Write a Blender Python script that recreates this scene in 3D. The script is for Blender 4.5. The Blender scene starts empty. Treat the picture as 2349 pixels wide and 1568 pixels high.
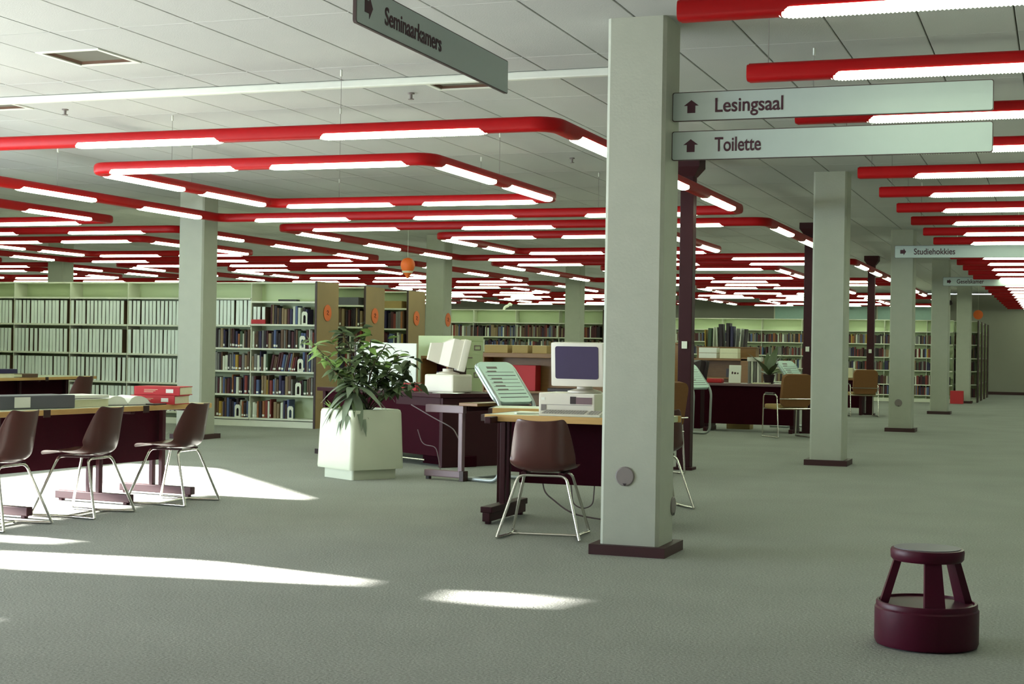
import bpy, bmesh, math, random
from mathutils import Vector, Matrix, Euler
random.seed(7)
PI = math.pi
SC = bpy.context.scene
COL = SC.collection

# ------------------------------------------------------------------ camera
CAM_H, YAW, PITCH, ROLL, FPX = 1.3, math.radians(19.972), math.radians(0.244), math.radians(0.956), 3477.5
IW, IH = 2349.0, 1568.0
_F0 = Vector((-math.sin(YAW), math.cos(YAW), 0)); _R0 = Vector((math.cos(YAW), math.sin(YAW), 0)); _U0 = Vector((0, 0, 1))
_F = _F0 * math.cos(PITCH) + _U0 * math.sin(PITCH)
_U = _U0 * math.cos(PITCH) - _F0 * math.sin(PITCH)
_R = _R0 * math.cos(ROLL) + _U * math.sin(ROLL)
_U = _U * math.cos(ROLL) - _R0 * math.sin(ROLL)
cam_d = bpy.data.cameras.new('camera'); cam = bpy.data.objects.new('camera', cam_d); COL.objects.link(cam)
cam_d.sensor_fit = 'HORIZONTAL'; cam_d.sensor_width = 36.0; cam_d.lens = FPX * 36.0 / IW
cam_d.clip_start = 0.05; cam_d.clip_end = 300
M = Matrix((( _R.x, _U.x, -_F.x, 0), (_R.y, _U.y, -_F.y, 0), (_R.z, _U.z, -_F.z, CAM_H), (0, 0, 0, 1)))
cam.matrix_world = M
SC.camera = cam
def proj(p):
    d = Vector(p) - Vector((0, 0, CAM_H)); z = d.dot(_F)
    if z < 0.1: return None
    return (IW / 2 + FPX * d.dot(_R) / z, IH / 2 - FPX * d.dot(_U) / z, z)

# ------------------------------------------------------------------ world, sun, exposure
SC.view_settings.view_transform = 'Standard'; SC.view_settings.look = 'None'
SC.view_settings.gamma = 1.0; SC.view_settings.use_curve_mapping = False
SC.view_settings.exposure = 0.0
LAMP_STRENGTH = 13.5
SC.cycles.max_bounces = 6; SC.cycles.diffuse_bounces = 4; SC.cycles.glossy_bounces = 3; SC.cycles.transmission_bounces = 2; SC.cycles.caustics_reflective = False; SC.cycles.caustics_refractive = False
SKY_STRENGTH = 28.0
SUN_STRENGTH = 180.0
W = bpy.data.worlds.new('daylight'); SC.world = W; W.use_nodes = True
W.node_tree.nodes['Background'].inputs['Color'].default_value = (0.74, 0.90, 1.0, 1)
W.node_tree.nodes['Background'].inputs['Strength'].default_value = SKY_STRENGTH
SUN_DIR = Vector((1.0, -0.05, -0.24)).normalized()
sl = bpy.data.lights.new('sun', 'SUN'); sl.energy = SUN_STRENGTH; sl.angle = math.radians(0.6); sl.color = (1.0, 0.98, 0.92)
so = bpy.data.objects.new('sun', sl); COL.objects.link(so); so.location = (-30, 9, 12)
so.rotation_euler = SUN_DIR.to_track_quat('-Z', 'Y').to_euler()
def portal(loc, rot, sx, sy):
    l = bpy.data.lights.new('window_daylight', 'AREA'); l.shape = 'RECTANGLE'; l.size = sx; l.size_y = sy; l.energy = 1
    l.cycles.is_portal = True
    o = bpy.data.objects.new('window_daylight', l); COL.objects.link(o); o.location = loc; o.rotation_euler = rot

# ------------------------------------------------------------------ materials
def lin(c):
    return tuple((x / 255 / 12.92) if x / 255 <= 0.04045 else ((x / 255 + 0.055) / 1.055) ** 2.4 for x in c)
MATS = {}
def mat(name, rgb, rough=0.6, metal=0.0, var=0.06, scale=12.0, bump=0.0, spec=0.5, bscale=None, coat=0.0):
    if name in MATS: return MATS[name]
    m = bpy.data.materials.new(name); m.use_nodes = True; nt = m.node_tree; b = nt.nodes['Principled BSDF']
    c = lin(rgb)
    tc = nt.nodes.new('ShaderNodeTexCoord'); nz = nt.nodes.new('ShaderNodeTexNoise'); nz.inputs['Scale'].default_value = scale
    nz.inputs['Detail'].default_value = 3.0
    nt.links.new(tc.outputs['Object'], nz.inputs['Vector'])
    mx = nt.nodes.new('ShaderNodeMix'); mx.data_type = 'RGBA'
    mx.inputs[6].default_value = (*[max(0, x * (1 - var)) for x in c], 1); mx.inputs[7].default_value = (*[min(1, x * (1 + var)) for x in c], 1)
    nt.links.new(nz.outputs['Fac'], mx.inputs[0]); nt.links.new(mx.outputs[2], b.inputs['Base Color'])
    b.inputs['Roughness'].default_value = rough; b.inputs['Metallic'].default_value = metal
    b.inputs['Specular IOR Level'].default_value = spec
    if coat: b.inputs['Coat Weight'].default_value = coat
    if bump:
        n2 = nt.nodes.new('ShaderNodeTexNoise'); n2.inputs['Scale'].default_value = bscale or scale * 6
        nt.links.new(tc.outputs['Object'], n2.inputs['Vector'])
        bp = nt.nodes.new('ShaderNodeBump'); bp.inputs['Strength'].default_value = bump; bp.inputs['Distance'].default_value = 0.01
        nt.links.new(n2.outputs['Fac'], bp.inputs['Height']); nt.links.new(bp.outputs['Normal'], b.inputs['Normal'])
    MATS[name] = m
    return m
def carpet_mat():
    m = bpy.data.materials.new('carpet'); m.use_nodes = True; nt = m.node_tree; b = nt.nodes['Principled BSDF']
    tc = nt.nodes.new('ShaderNodeTexCoord')
    def noise(s, d=2):
        n = nt.nodes.new('ShaderNodeTexNoise'); n.inputs['Scale'].default_value = s; n.inputs['Detail'].default_value = d
        nt.links.new(tc.outputs['Object'], n.inputs['Vector']); return n
    a, f = noise(1.1, 4), noise(70, 2)
    r = nt.nodes.new('ShaderNodeValToRGB'); r.color_ramp.elements[0].position = 0.3; r.color_ramp.elements[1].position = 0.7
    r.color_ramp.elements[0].color = (0.262, 0.268, 0.244, 1); r.color_ramp.elements[1].color = (0.39, 0.392, 0.362, 1)
    nt.links.new(f.outputs['Fac'], r.inputs['Fac'])
    mx = nt.nodes.new('ShaderNodeMix'); mx.data_type = 'RGBA'; mx.blend_type = 'MULTIPLY'; mx.inputs[0].default_value = 0.25
    nt.links.new(r.outputs['Color'], mx.inputs[6]); nt.links.new(a.outputs['Fac'], mx.inputs[7])
    nt.links.new(mx.outputs[2], b.inputs['Base Color']); b.inputs['Roughness'].default_value = 0.95; b.inputs['Specular IOR Level'].default_value = 0.15
    bp = nt.nodes.new('ShaderNodeBump'); bp.inputs['Strength'].default_value = 0.4; bp.inputs['Distance'].default_value = 0.01
    nt.links.new(f.outputs['Fac'], bp.inputs['Height']); nt.links.new(bp.outputs['Normal'], b.inputs['Normal'])
    MATS['carpet'] = m; return m
def lens_mat():
    m = bpy.data.materials.new('lamp_diffuser'); m.use_nodes = True; nt = m.node_tree
    for n in list(nt.nodes): nt.nodes.remove(n)
    o = nt.nodes.new('ShaderNodeOutputMaterial'); e = nt.nodes.new('ShaderNodeEmission')
    e.inputs['Color'].default_value = (0.83, 1.0, 0.70, 1); e.inputs['Strength'].default_value = LAMP_STRENGTH
    nt.links.new(e.outputs[0], o.inputs[0]); MATS['lens'] = m; return m
def wood_mat(name, c1, c2, rough=0.45):
    m = bpy.data.materials.new(name); m.use_nodes = True; nt = m.node_tree; b = nt.nodes['Principled BSDF']
    tc = nt.nodes.new('ShaderNodeTexCoord'); mp = nt.nodes.new('ShaderNodeMapping'); mp.inputs['Scale'].default_value = (3, 3, 26)
    w = nt.nodes.new('ShaderNodeTexNoise'); w.inputs['Scale'].default_value = 2.5; w.inputs['Detail'].default_value = 5
    nt.links.new(tc.outputs['Object'], mp.inputs['Vector']); nt.links.new(mp.outputs['Vector'], w.inputs['Vector'])
    mx = nt.nodes.new('ShaderNodeMix'); mx.data_type = 'RGBA'; mx.inputs[6].default_value = (*lin(c1), 1); mx.inputs[7].default_value = (*lin(c2), 1)
    nt.links.new(w.outputs['Fac'], mx.inputs[0]); nt.links.new(mx.outputs[2], b.inputs['Base Color']); b.inputs['Roughness'].default_value = rough
    MATS[name] = m; return m
CARPET = carpet_mat(); LENS = lens_mat()
WOOD_EDGE = wood_mat('pale_wood', (196, 150, 88), (218, 178, 112))
WOOD = wood_mat('brown_wood', (120, 82, 42), (148, 104, 56))
LAMINATE = mat('desk_laminate', (188, 196, 168), 0.35, var=0.04)
CEIL = mat('ceiling_panel_white', (180, 180, 178), 0.85, var=0.03, scale=3, bump=0.15, bscale=90)
CEIL_GAP = mat('ceiling_joint_grey', (104, 102, 92), 0.9)
PLASTER = mat('column_plaster', (174, 176, 162), 0.8, var=0.05, scale=9, bump=0.12, bscale=60)
WALL = mat('wall_paint', (150, 148, 136), 0.85, var=0.04, scale=2, bump=0.05)
SKIRT = mat('dark_skirting', (58, 22, 26), 0.5)
RED = mat('red_enamel', (172, 5, 12), 0.45, var=0.05, scale=4, spec=0.25)
WHITE = mat('white_enamel', (222, 224, 214), 0.45, var=0.03)
SHELFW = mat('shelf_enamel', (224, 226, 208), 0.5, var=0.03)
SHELFBACK = mat('shelf_back_panel', (208, 222, 182), 0.6, var=0.05, scale=2)
ENDP = mat('brown_end_panel', (150, 122, 80), 0.6, var=0.08, scale=6)
DARKTRIM = mat('dark_brown_trim', (52, 26, 22), 0.5)
MAROON = mat('dark_maroon_panel', (46, 3, 17), 0.75, var=0.1, spec=0.08)
MAROON2 = mat('maroon_metal', (54, 16, 25), 0.5, var=0.08, spec=0.25)
FRAME_GREY = mat('grey_purple_metal', (126, 100, 106), 0.4)
SHELL = mat('brown_plastic', (80, 42, 38), 0.28, var=0.05, spec=0.6)
CHROME = mat('chrome', (215, 212, 205), 0.16, 1.0, var=0.02)
BLACKP = mat('black_plastic', (44, 28, 34), 0.4)
STOOLM = mat('stool_plastic', (70, 6, 32), 0.42, var=0.05, spec=0.25)
STOOLT = mat('stool_rubber', (92, 84, 96), 0.5, var=0.05)
PLANTERM = mat('planter_fibreglass', (204, 208, 188), 0.35, var=0.04, scale=5)
SOIL = mat('soil', (58, 44, 32), 0.95, var=0.3)
LEAF1 = mat('leaf_green', (128, 158, 84), 0.45, var=0.2, scale=8)  # lighter green, doubles as the lit leaf tone on the shrub
LEAF2 = mat('leaf_dark', (78, 92, 60), 0.4, var=0.2, scale=8)  # dark green, doubles as the shaded leaf tone on the shrub
LEAF3 = mat('leaf_grey_green', (112, 124, 104), 0.35, var=0.15, scale=8)
STEM = mat('stem_brown', (74, 62, 42), 0.8)
SIGNM = mat('sign_face', (180, 192, 188), 0.5, var=0.02)
SIGNEDGE = mat('sign_edge', (70, 52, 52), 0.5)
INK = mat('sign_ink', (62, 18, 34), 0.6)
ORANGE = mat('orange_disc', (226, 104, 34), 0.6, var=0.04)
GREYDISC = mat('grey_socket', (128, 118, 116), 0.5)
BEIGE = mat('beige_computer', (228, 220, 208), 0.45, var=0.03)
SCREEN = mat('dark_screen', (56, 44, 80), 0.3, var=0.05, spec=0.25)
CABM = mat('pale_green_steel', (186, 198, 156), 0.45, var=0.03)
UPH = mat('brown_upholstery', (128, 86, 50), 0.9, var=0.12, scale=60, bump=0.2)
UPH2 = mat('tan_upholstery', (168, 140, 92), 0.9, var=0.12, scale=60, bump=0.2)
LECT = mat('pale_lectern', (212, 236, 228), 0.35, var=0.02)
STEELTUBE = mat('grey_tube', (170, 176, 176), 0.35, 0.5)
PAPER = mat('paper', (236, 236, 228), 0.8, var=0.03)
CREAM = mat('cream_pages', (226, 222, 190), 0.85, var=0.06, scale=40)
REDBOOK = mat('red_bookcloth', (186, 36, 44), 0.6)
GREYBOX = mat('grey_box', (96, 96, 104), 0.6)
CARDB = mat('beige_card', (170, 144, 92), 0.8)
BINDER = mat('white_binder', (234, 242, 236), 0.5, var=0.03)
CABLE = mat('cable', (96, 78, 84), 0.5)
METALPOST = mat('dark_post', (54, 20, 26), 0.55, spec=0.2)
PALECYAN = mat('pale_cyan_panel', (176, 214, 202), 0.3)  # brightness of the far windows put into the pane colour
BOOKC = {}
for n, c in dict(maroon=(74, 26, 34), brown=(96, 70, 52), tan=(140, 118, 88), navy=(46, 40, 76), blue=(78, 92, 134), grey=(120, 118, 116), white=(212, 216, 200),
                 green=(66, 84, 62), black=(40, 26, 34), red=(128, 50, 44), yellow=(170, 138, 52), orange=(150, 92, 52)).items():
    BOOKC[n] = mat('book_' + n, c, 0.6, var=0.12, scale=30)

# ------------------------------------------------------------------ mesh helpers
class MB:
    def __init__(s): s.v = []; s.f = []; s.mi = []; s.cur = 0
    def add(s, vs, fs, mtx=None):
        o = len(s.v)
        s.v += [tuple(mtx @ Vector(v)) for v in vs] if mtx else [tuple(v) for v in vs]
        for f in fs: s.f.append(tuple(i + o for i in f)); s.mi.append(s.cur)
        return s
    def box(s, x0, x1, y0, y1, z0, z1, mtx=None):
        vs = [(x0, y0, z0), (x1, y0, z0), (x1, y1, z0), (x0, y1, z0), (x0, y0, z1), (x1, y0, z1), (x1, y1, z1), (x0, y1, z1)]
        return s.add(vs, [(0, 3, 2, 1), (4, 5, 6, 7), (0, 1, 5, 4), (1, 2, 6, 5), (2, 3, 7, 6), (3, 0, 4, 7)], mtx)
    def bbox(s, x0, x1, y0, y1, z0, z1, b=0.01, seg=2, mtx=None):
        bm = bmesh.new(); bmesh.ops.create_cube(bm, size=1)
        for v in bm.verts: v.co = Vector(((x0 + x1) / 2 + v.co.x * (x1 - x0), (y0 + y1) / 2 + v.co.y * (y1 - y0), (z0 + z1) / 2 + v.co.z * (z1 - z0)))
        bmesh.ops.bevel(bm, geom=bm.edges[:], offset=b, segments=seg, affect='EDGES', profile=0.6)
        bm.verts.index_update()
        s.add([v.co.copy() for v in bm.verts], [[v.index for v in f.verts] for f in bm.faces], mtx); bm.free(); return s
    def prism(s, poly, z0, z1, mtx=None):
        n = len(poly)
        vs = [(x, y, z0) for x, y in poly] + [(x, y, z1) for x, y in poly]
        fs = [tuple(range(n - 1, -1, -1)), tuple(range(n, 2 * n))] + [(i, (i + 1) % n, n + (i + 1) % n, n + i) for i in range(n)]
        return s.add(vs, fs, mtx)
    def lathe(s, prof, n=24, mtx=None, cap=True):
        vs = []; fs = []
        for r, z in prof: vs += [(r * math.cos(2 * PI * i / n), r * math.sin(2 * PI * i / n), z) for i in range(n)]
        for k in range(len(prof) - 1):
            for i in range(n): fs.append((k * n + i, k * n + (i + 1) % n, (k + 1) * n + (i + 1) % n, (k + 1) * n + i))
        if cap:
            fs.append(tuple(range(n - 1, -1, -1))); m = (len(prof) - 1) * n; fs.append(tuple(range(m, m + n)))
        return s.add(vs, fs, mtx)
    def tube(s, pts, r, n=8, closed=False, mtx=None, prof=None):
        P = [Vector(p) for p in pts]; N = len(P); rings = []
        T = []
        for i in range(N):
            a = P[(i - 1) % N] if (closed or i > 0) else P[i]; b = P[(i + 1) % N] if (closed or i < N - 1) else P[i]
            T.append((b - a).normalized())
        up = Vector((0, 0, 1)) if abs(T[0].z) < 0.9 else Vector((1, 0, 0))
        nrm = (up - T[0] * up.dot(T[0])).normalized()
        vs = []
        for i in range(N):
            if i: nrm = (nrm - T[i] * nrm.dot(T[i])).normalized()
            if prof is not None and abs(T[i].z) < 0.5: nrm = (Vector((0, 0, 1)) - T[i] * T[i].z).normalized()
            bn = T[i].cross(nrm)
            pr = prof or [(math.cos(2 * PI * k / n), math.sin(2 * PI * k / n)) for k in range(n)]
            for a, b in pr: vs.append(P[i] + nrm * (a * r) + bn * (b * r))
        n = len(prof) if prof else n
        fs = []
        for i in range(N if closed else N - 1):
            j = (i + 1) % N
            for k in range(n): fs.append((i * n + k, i * n + (k + 1) % n, j * n + (k + 1) % n, j * n + k))
        if not closed: fs.append(tuple(range(n - 1, -1, -1))); fs.append(tuple(range((N - 1) * n, N * n)))
        return s.add(vs, fs, mtx)
    def mesh(s, name, mats, smooth=False):
        me = bpy.data.meshes.new(name); me.from_pydata(s.v, [], s.f); 
        bm = bmesh.new(); bm.from_mesh(me); bmesh.ops.recalc_face_normals(bm, faces=bm.faces[:]); bm.to_mesh(me); bm.free()
        for m in (mats if isinstance(mats, (list, tuple)) else [mats]): me.materials.append(m)
        if any(s.mi):
            me.polygons.foreach_set('material_index', s.mi)
        if smooth:
            me.polygons.foreach_set('use_smooth', [True] * len(me.polygons))
            try: me.set_sharp_from_angle(angle=math.radians(40))
            except Exception: pass
        me.update(); return me
    def build(s, name, mats, parent=None, smooth=False):
        return obj(name, s.mesh(name, mats, smooth), parent)
def obj(name, me, parent=None, loc=(0, 0, 0), rot=(0, 0, 0), scale=(1, 1, 1)):
    o = bpy.data.objects.new(name, me); COL.objects.link(o); o.location = loc; o.rotation_euler = rot; o.scale = scale
    if parent is not None: o.parent = parent
    return o
def tag(o, label, cat, group=None, kind=None):
    if label: o['label'] = label
    if cat: o['category'] = cat
    if group: o['group'] = group
    if kind: o['kind'] = kind
    return o
def thing(name, label, cat, loc=(0, 0, 0), rz=0, group=None):
    o = bpy.data.objects.new(name, None); COL.objects.link(o); o.location = loc; o.rotation_euler = (0, 0, rz); o.empty_display_size = 0.1
    return tag(o, label, cat, group)
def dup(root, loc, rz, label, group=None):
    r = root.copy(); COL.objects.link(r); r.location = loc; r.rotation_euler = (0, 0, rz); r['label'] = label
    if group: r['group'] = group
    for ch in root.children:
        c = ch.copy(); COL.objects.link(c); c.parent = r
        for g in ch.children:
            d = g.copy(); COL.objects.link(d); d.parent = c
    return r
def struct(name, mb, m, parent=None, smooth=False, label=None):
    o = mb.build(name, m, parent, smooth)
    if parent is None: o['kind'] = 'structure'
    if label: o['label'] = label
    return o
def B(*a): return MB().box(*a)
def BB(*a, **k): return MB().bbox(*a, **k)
def fillet(pts, r, seg=5):
    P = [Vector(p) for p in pts]; out = [P[0]]
    for i in range(1, len(P) - 1):
        a, b, c = P[i - 1], P[i], P[i + 1]
        d1 = (a - b); d2 = (c - b); q = min(r, d1.length * 0.45, d2.length * 0.45)
        p1 = b + d1.normalized() * q; p2 = b + d2.normalized() * q
        for k in range(seg + 1):
            t = k / seg; out.append(p1 * (1 - t) ** 2 + b * 2 * t * (1 - t) + p2 * t * t)
    out.append(P[-1]); return out
def rot2(x, y, a): return (x * math.cos(a) - y * math.sin(a), x * math.sin(a) + y * math.cos(a))
def rrect(w, h, r, seg=6):
    out = []
    for cx, cy, a0 in ((w / 2 - r, h / 2 - r, 0), (-w / 2 + r, h / 2 - r, PI / 2), (-w / 2 + r, -h / 2 + r, PI), (w / 2 - r, -h / 2 + r, 1.5 * PI)):
        for k in range(seg + 1):
            a = a0 + PI / 2 * k / seg; out.append((cx + r * math.cos(a), cy + r * math.sin(a)))
    return out
ORD = ['first', 'second', 'third', 'fourth', 'fifth', 'sixth', 'seventh', 'eighth', 'ninth', 'tenth', 'eleventh', 'twelfth', 'thirteenth', 'fourteenth', 'fifteenth', 'sixteenth',
       'seventeenth', 'eighteenth', 'nineteenth']
def ordn(i):
    if i < 19: return ORD[i]
    n = i + 1; t = {20: 'twent', 30: 'thirt', 40: 'fort', 50: 'fift', 60: 'sixt', 70: 'sevent'}[n // 10 * 10]
    return t + 'ieth' if n % 10 == 0 else t + 'y-' + ORD[n % 10 - 1]

# ------------------------------------------------------------------ the shell
CH = 3.42
HX0, HX1, HY0, HY1 = -40.0, 6.0, -5.0, 54.3
WX, JY = -15.5, 18.75
LSHAPE = [(WX - 0.1, HY0 - 0.1), (HX1, HY0 - 0.1), (HX1, HY1), (HX0, HY1), (HX0, JY - 0.1), (WX - 0.1, JY - 0.1)]
floor = struct('floor', MB().prism(LSHAPE, -0.2, 0.0), CARPET, label='grey-green carpet floor of the library')
def holed(poly, holes, depth, name, m, M4, label):
    cu = bpy.data.curves.new(name, 'CURVE'); cu.dimensions = '2D'; cu.fill_mode = 'BOTH'; cu.extrude = depth / 2
    for pts in [poly] + holes:
        sp = cu.splines.new('POLY'); sp.points.add(len(pts) - 1)
        for p, q in zip(sp.points, pts): p.co = (q[0], q[1], 0, 1)
        sp.use_cyclic_u = True
    o = bpy.data.objects.new(name, cu); COL.objects.link(o)
    me = bpy.data.meshes.new_from_object(o.evaluated_get(bpy.context.evaluated_depsgraph_get()))
    bpy.data.objects.remove(o); me.transform(M4); me.materials.clear(); me.materials.append(m)
    r = obj(name, me); r['kind'] = 'structure'; r['label'] = label; return r
# unseen left wall, openings shaped for sun patches and ceiling bounce: curve x -> world y, curve y -> world z
ML = Matrix(((0, 0, 1, WX - 0.1), (1, 0, 0, 0), (0, 1, 0, 0), (0, 0, 0, 1)))
holed([(HY0, 0), (JY, 0), (JY, CH), (HY0, CH)],
      [[(0.8, 0.25), (4.5, 0.25), (4.5, 3.15), (0.8, 3.15)], [(4.7, 0.25), (6.4, 0.25), (6.4, 2.6), (4.7, 2.6)], [(6.55, 0.25), (8.6, 0.25), (8.6, 2.05), (7.5, 2.05), (7.4, 2.25), (6.55, 2.25)],
       [(8.75, 1.5), (14.2, 1.5), (14.2, 1.75), (12.05, 2.29), (11.85, 2.29), (11.8, 2.08), (8.75, 2.08)],
       [(8.5, 2.20), (8.78, 2.14), (8.84, 2.29), (8.6, 2.27)],
       [(7.62, 2.36), (8.2, 2.28), (8.45, 2.60), (8.27, 2.86), (8.05, 2.86)],
       [(7.80, 3.05), (7.88, 3.13), (8.25, 3.15), (8.16, 3.04)]], 0.1, 'wall_left', WALL, ML, 'unseen left wall, openings shaped to throw the sun patches')
portal((WX - 0.03, 2.65, 1.7), (0, -PI / 2, 0), 2.9, 3.7)
portal((WX - 0.03, 5.55, 1.425), (0, -PI / 2, 0), 2.35, 1.7)
portal((WX - 0.03, 7.57, 1.25), (0, -PI / 2, 0), 2.0, 2.05)
portal((WX - 0.03, 11.47, 1.9), (0, -PI / 2, 0), 0.8, 5.45)
MBk = Matrix(((1, 0, 0, 0), (0, 0, -1, HY0 - 0.1), (0, 1, 0, 0), (0, 0, 0, 1)))
struct('wall_back', B(WX, HX1, HY0 - 0.1, HY0, 0, CH), WALL, label='wall behind the viewpoint')
struct('wall_jog', B(HX0, WX, JY - 0.1, JY, 0, CH), WALL, label='side wall beyond the window wall')
struct('wall_far_left', B(HX0 - 0.1, HX0, JY, HY1, 0, CH), WALL, label='far left wall of the hall')
wf = struct('wall_front', B(HX0, HX1, HY1, HY1 + 0.15, 0, CH), WALL, label='grey end wall at the far end of the aisle')
struct('wall_right', B(HX1, HX1 + 0.1, HY0, HY1, 0, CH), WALL, label='right wall of the hall')
struct('baseboard_front', B(HX0, HX1, HY1 - 0.02, HY1, 0, 0.1), SKIRT, label='dark skirting along the far end wall')
for k, (a, b, z0, z1) in enumerate([(-9.75, -8.6, 2.42, 3.1), (-8.55, -7.4, 2.42, 3.1), (-7.35, -6.2, 2.42, 3.1), (-6.15, -5.0, 2.42, 3.1), (-4.95, -3.8, 2.42, 3.1)]):
    w = thing('window_%d' % (k + 1), None, None, ((a + b) / 2, HY1 - 0.01, z0)); w['kind'] = 'structure'; w['label'] = 'pale clerestory panel high on the far end wall'
    hw = (b - a) / 2; h = z1 - z0
    B(-hw + 0.04, hw - 0.04, -0.02, 0.0, 0.04, h - 0.04).build('pane', PALECYAN, w)
    MB().add([(-hw, -0.04, 0), (hw, -0.04, 0), (hw, -0.04, h), (-hw, -0.04, h), (-hw + .04, -0.04, .04), (hw - .04, -0.04, .04), (hw - .04, -0.04, h - .04), (-hw + .04, -0.04, h - .04),
              (-hw, 0, 0), (hw, 0, 0), (hw, 0, h), (-hw, 0, h), (-hw + .04, 0, .04), (hw - .04, 0, .04), (hw - .04, 0, h - .04), (-hw + .04, 0, h - .04)],
             [(0, 1, 5, 4), (1, 2, 6, 5), (2, 3, 7, 6), (3, 0, 4, 7), (0, 8, 9, 1), (1, 9, 10, 2), (2, 10, 11, 3), (3, 11, 8, 0), (4, 5, 13, 12), (5, 6, 14, 13), (6, 7, 15, 14), (7, 4, 12, 15), (8, 12, 13, 9), (9, 13, 14, 10), (10, 14, 15, 11), (11, 15, 12, 8)]).build('window_frame', SHELFW, w)

# ceiling: slab + panels with recessed joints
ceiling = struct('ceiling', MB().prism(LSHAPE, CH + 0.018, CH + 0.3), CEIL_GAP, label='suspended ceiling of long white panels')
PX, PY, GAP = 0.57, 1.70, 0.009
VENTS = [(-6.865, 9.54), (-4.585, 11.24), (-9.145, 11.24)]
pm = MB()
x1, y1, t, bv = PX / 2 - GAP / 2, PY / 2 - GAP / 2, 0.016, 0.004
pm.add([(-x1, -y1, t), (x1, -y1, t), (x1, y1, t), (-x1, y1, t), (-x1, -y1, bv), (x1, -y1, bv), (x1, y1, bv), (-x1, y1, bv), (-x1 + bv, -y1 + bv, 0), (x1 - bv, -y1 + bv, 0), (x1 - bv, y1 - bv, 0), (-x1 + bv, y1 - bv, 0)],
       [(0, 1, 2, 3), (0, 4, 5, 1), (1, 5, 6, 2), (2, 6, 7, 3), (3, 7, 4, 0), (4, 8, 9, 5), (5, 9, 10, 6), (6, 10, 11, 7), (7, 11, 8, 4), (11, 10, 9, 8)])
panel_me = pm.mesh('ceiling_panel', CEIL)
hv = 0.25
ring = MB().add([(-x1, -y1, 0), (x1, -y1, 0), (x1, y1, 0), (-x1, y1, 0), (-hv, -hv, 0), (hv, -hv, 0), (hv, hv, 0), (-hv, hv, 0), (-x1, -y1, t), (x1, -y1, t), (x1, y1, t), (-x1, y1, t), (-hv, -hv, t), (hv, -hv, t), (hv, hv, t), (-hv, hv, t)],
    [(0, 1, 5, 4), (1, 2, 6, 5), (2, 3, 7, 6), (3, 0, 4, 7), (8, 12, 13, 9), (9, 13, 14, 10), (10, 14, 15, 11), (11, 15, 12, 8), (0, 8, 9, 1), (1, 9, 10, 2), (2, 10, 11, 3), (3, 11, 8, 0), (4, 5, 13, 12), (5, 6, 14, 13), (6, 7, 15, 14), (7, 4, 12, 15)])
ring_me = ring.mesh('ceiling_panel', CEIL)
cells = []
for i in range(-12, 69):
    for j in range(-8, 28):
        cx = -0.88 - PX * i + PX / 2; cy = 8.69 + PY * j - PY / 2
        if cx - PX / 2 < HX0 or cx + PX / 2 > HX1 or cy - PY / 2 < HY0 or cy + PY / 2 > HY1 or (cx < WX and cy - PY / 2 < JY): continue
        q = proj((cx, cy, CH)); vis = q is not None and -150 < q[0] < IW + 150 and -60 < q[1] < IH
        cells.append((0 if vis else 1, q[2] if q else 999, cx, cy))
cells.sort()
rest = MB()
for n, (nv, z, cx, cy) in enumerate(cells):
    isv = any(abs(cx - a) < 0.05 and abs(cy - b) < 0.3 for a, b in VENTS)
    if n < 300: obj('ceiling_panel', ring_me if isv else panel_me, ceiling, (cx, cy, CH))
    else:
        rest.add([(cx - x1, cy - y1, CH), (cx + x1, cy - y1, CH), (cx + x1, cy + y1, CH), (cx - x1, cy + y1, CH), (cx - x1, cy - y1, CH + t), (cx + x1, cy - y1, CH + t), (cx + x1, cy + y1, CH + t), (cx - x1, cy + y1, CH + t)],
                 [(3, 2, 1, 0), (0, 1, 5, 4), (1, 2, 6, 5), (2, 3, 7, 6), (3, 0, 4, 7)])
rp = rest.build('ceiling_panel_field', CEIL, ceiling); rp['kind'] = 'stuff'
VENTD = mat('vent_shade', (84, 56, 40), 0.8)  # brown stands in for shade on the sides of the recess
for k, (vx, vy) in enumerate(VENTS):
    v = thing('ceiling_vent', ['square recessed air vent at the upper left of the ceiling', 'square air vent under the hanging sign near the column', 'square air vent at the far left edge of the ceiling'][k], 'vent', (vx, vy, CH), 0, 'square ceiling vents')
    o, a, b = 0.275, 0.24, 0.17
    f = MB(); 
    vs = []
    for r, z in ((o, 0.0), (o, -0.008), (a, -0.008), (a, 0.0)): vs += [(-r, -r, z), (r, -r, z), (r, r, z), (-r, r, z)]
    fs = [(k2 * 4 + i, k2 * 4 + (i + 1) % 4, ((k2 + 1) % 4) * 4 + (i + 1) % 4, ((k2 + 1) % 4) * 4 + i) for k2 in range(4) for i in range(4)]
    f.add(vs, fs).build('flange', WHITE, v)
    for i in range(4):
        ang = i * PI / 2
        P = [(-a, -a, 0), (a, -a, 0), (b, -b, 0.055), (-b, -b, 0.055)]
        P = [(*rot2(p[0], p[1], ang), p[2]) for p in P]
        MB().add(P + [(p[0] * 1.02, p[1] * 1.02, p[2] + 0.004) for p in P], [(0, 1, 2, 3), (7, 6, 5, 4), (0, 4, 5, 1), (1, 5, 6, 2), (2, 6, 7, 3), (3, 7, 4, 0)]).build('vane', VENTD, v)
    B(-b, b, -b, b, 0.05, 0.06).build('throat', WHITE, v)
sp_lab = ['small sprinkler head above the left end of the long lamp', 'small sprinkler head beside the air vent left of the sign', 'small sprinkler head on the ceiling left of the near column']
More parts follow.
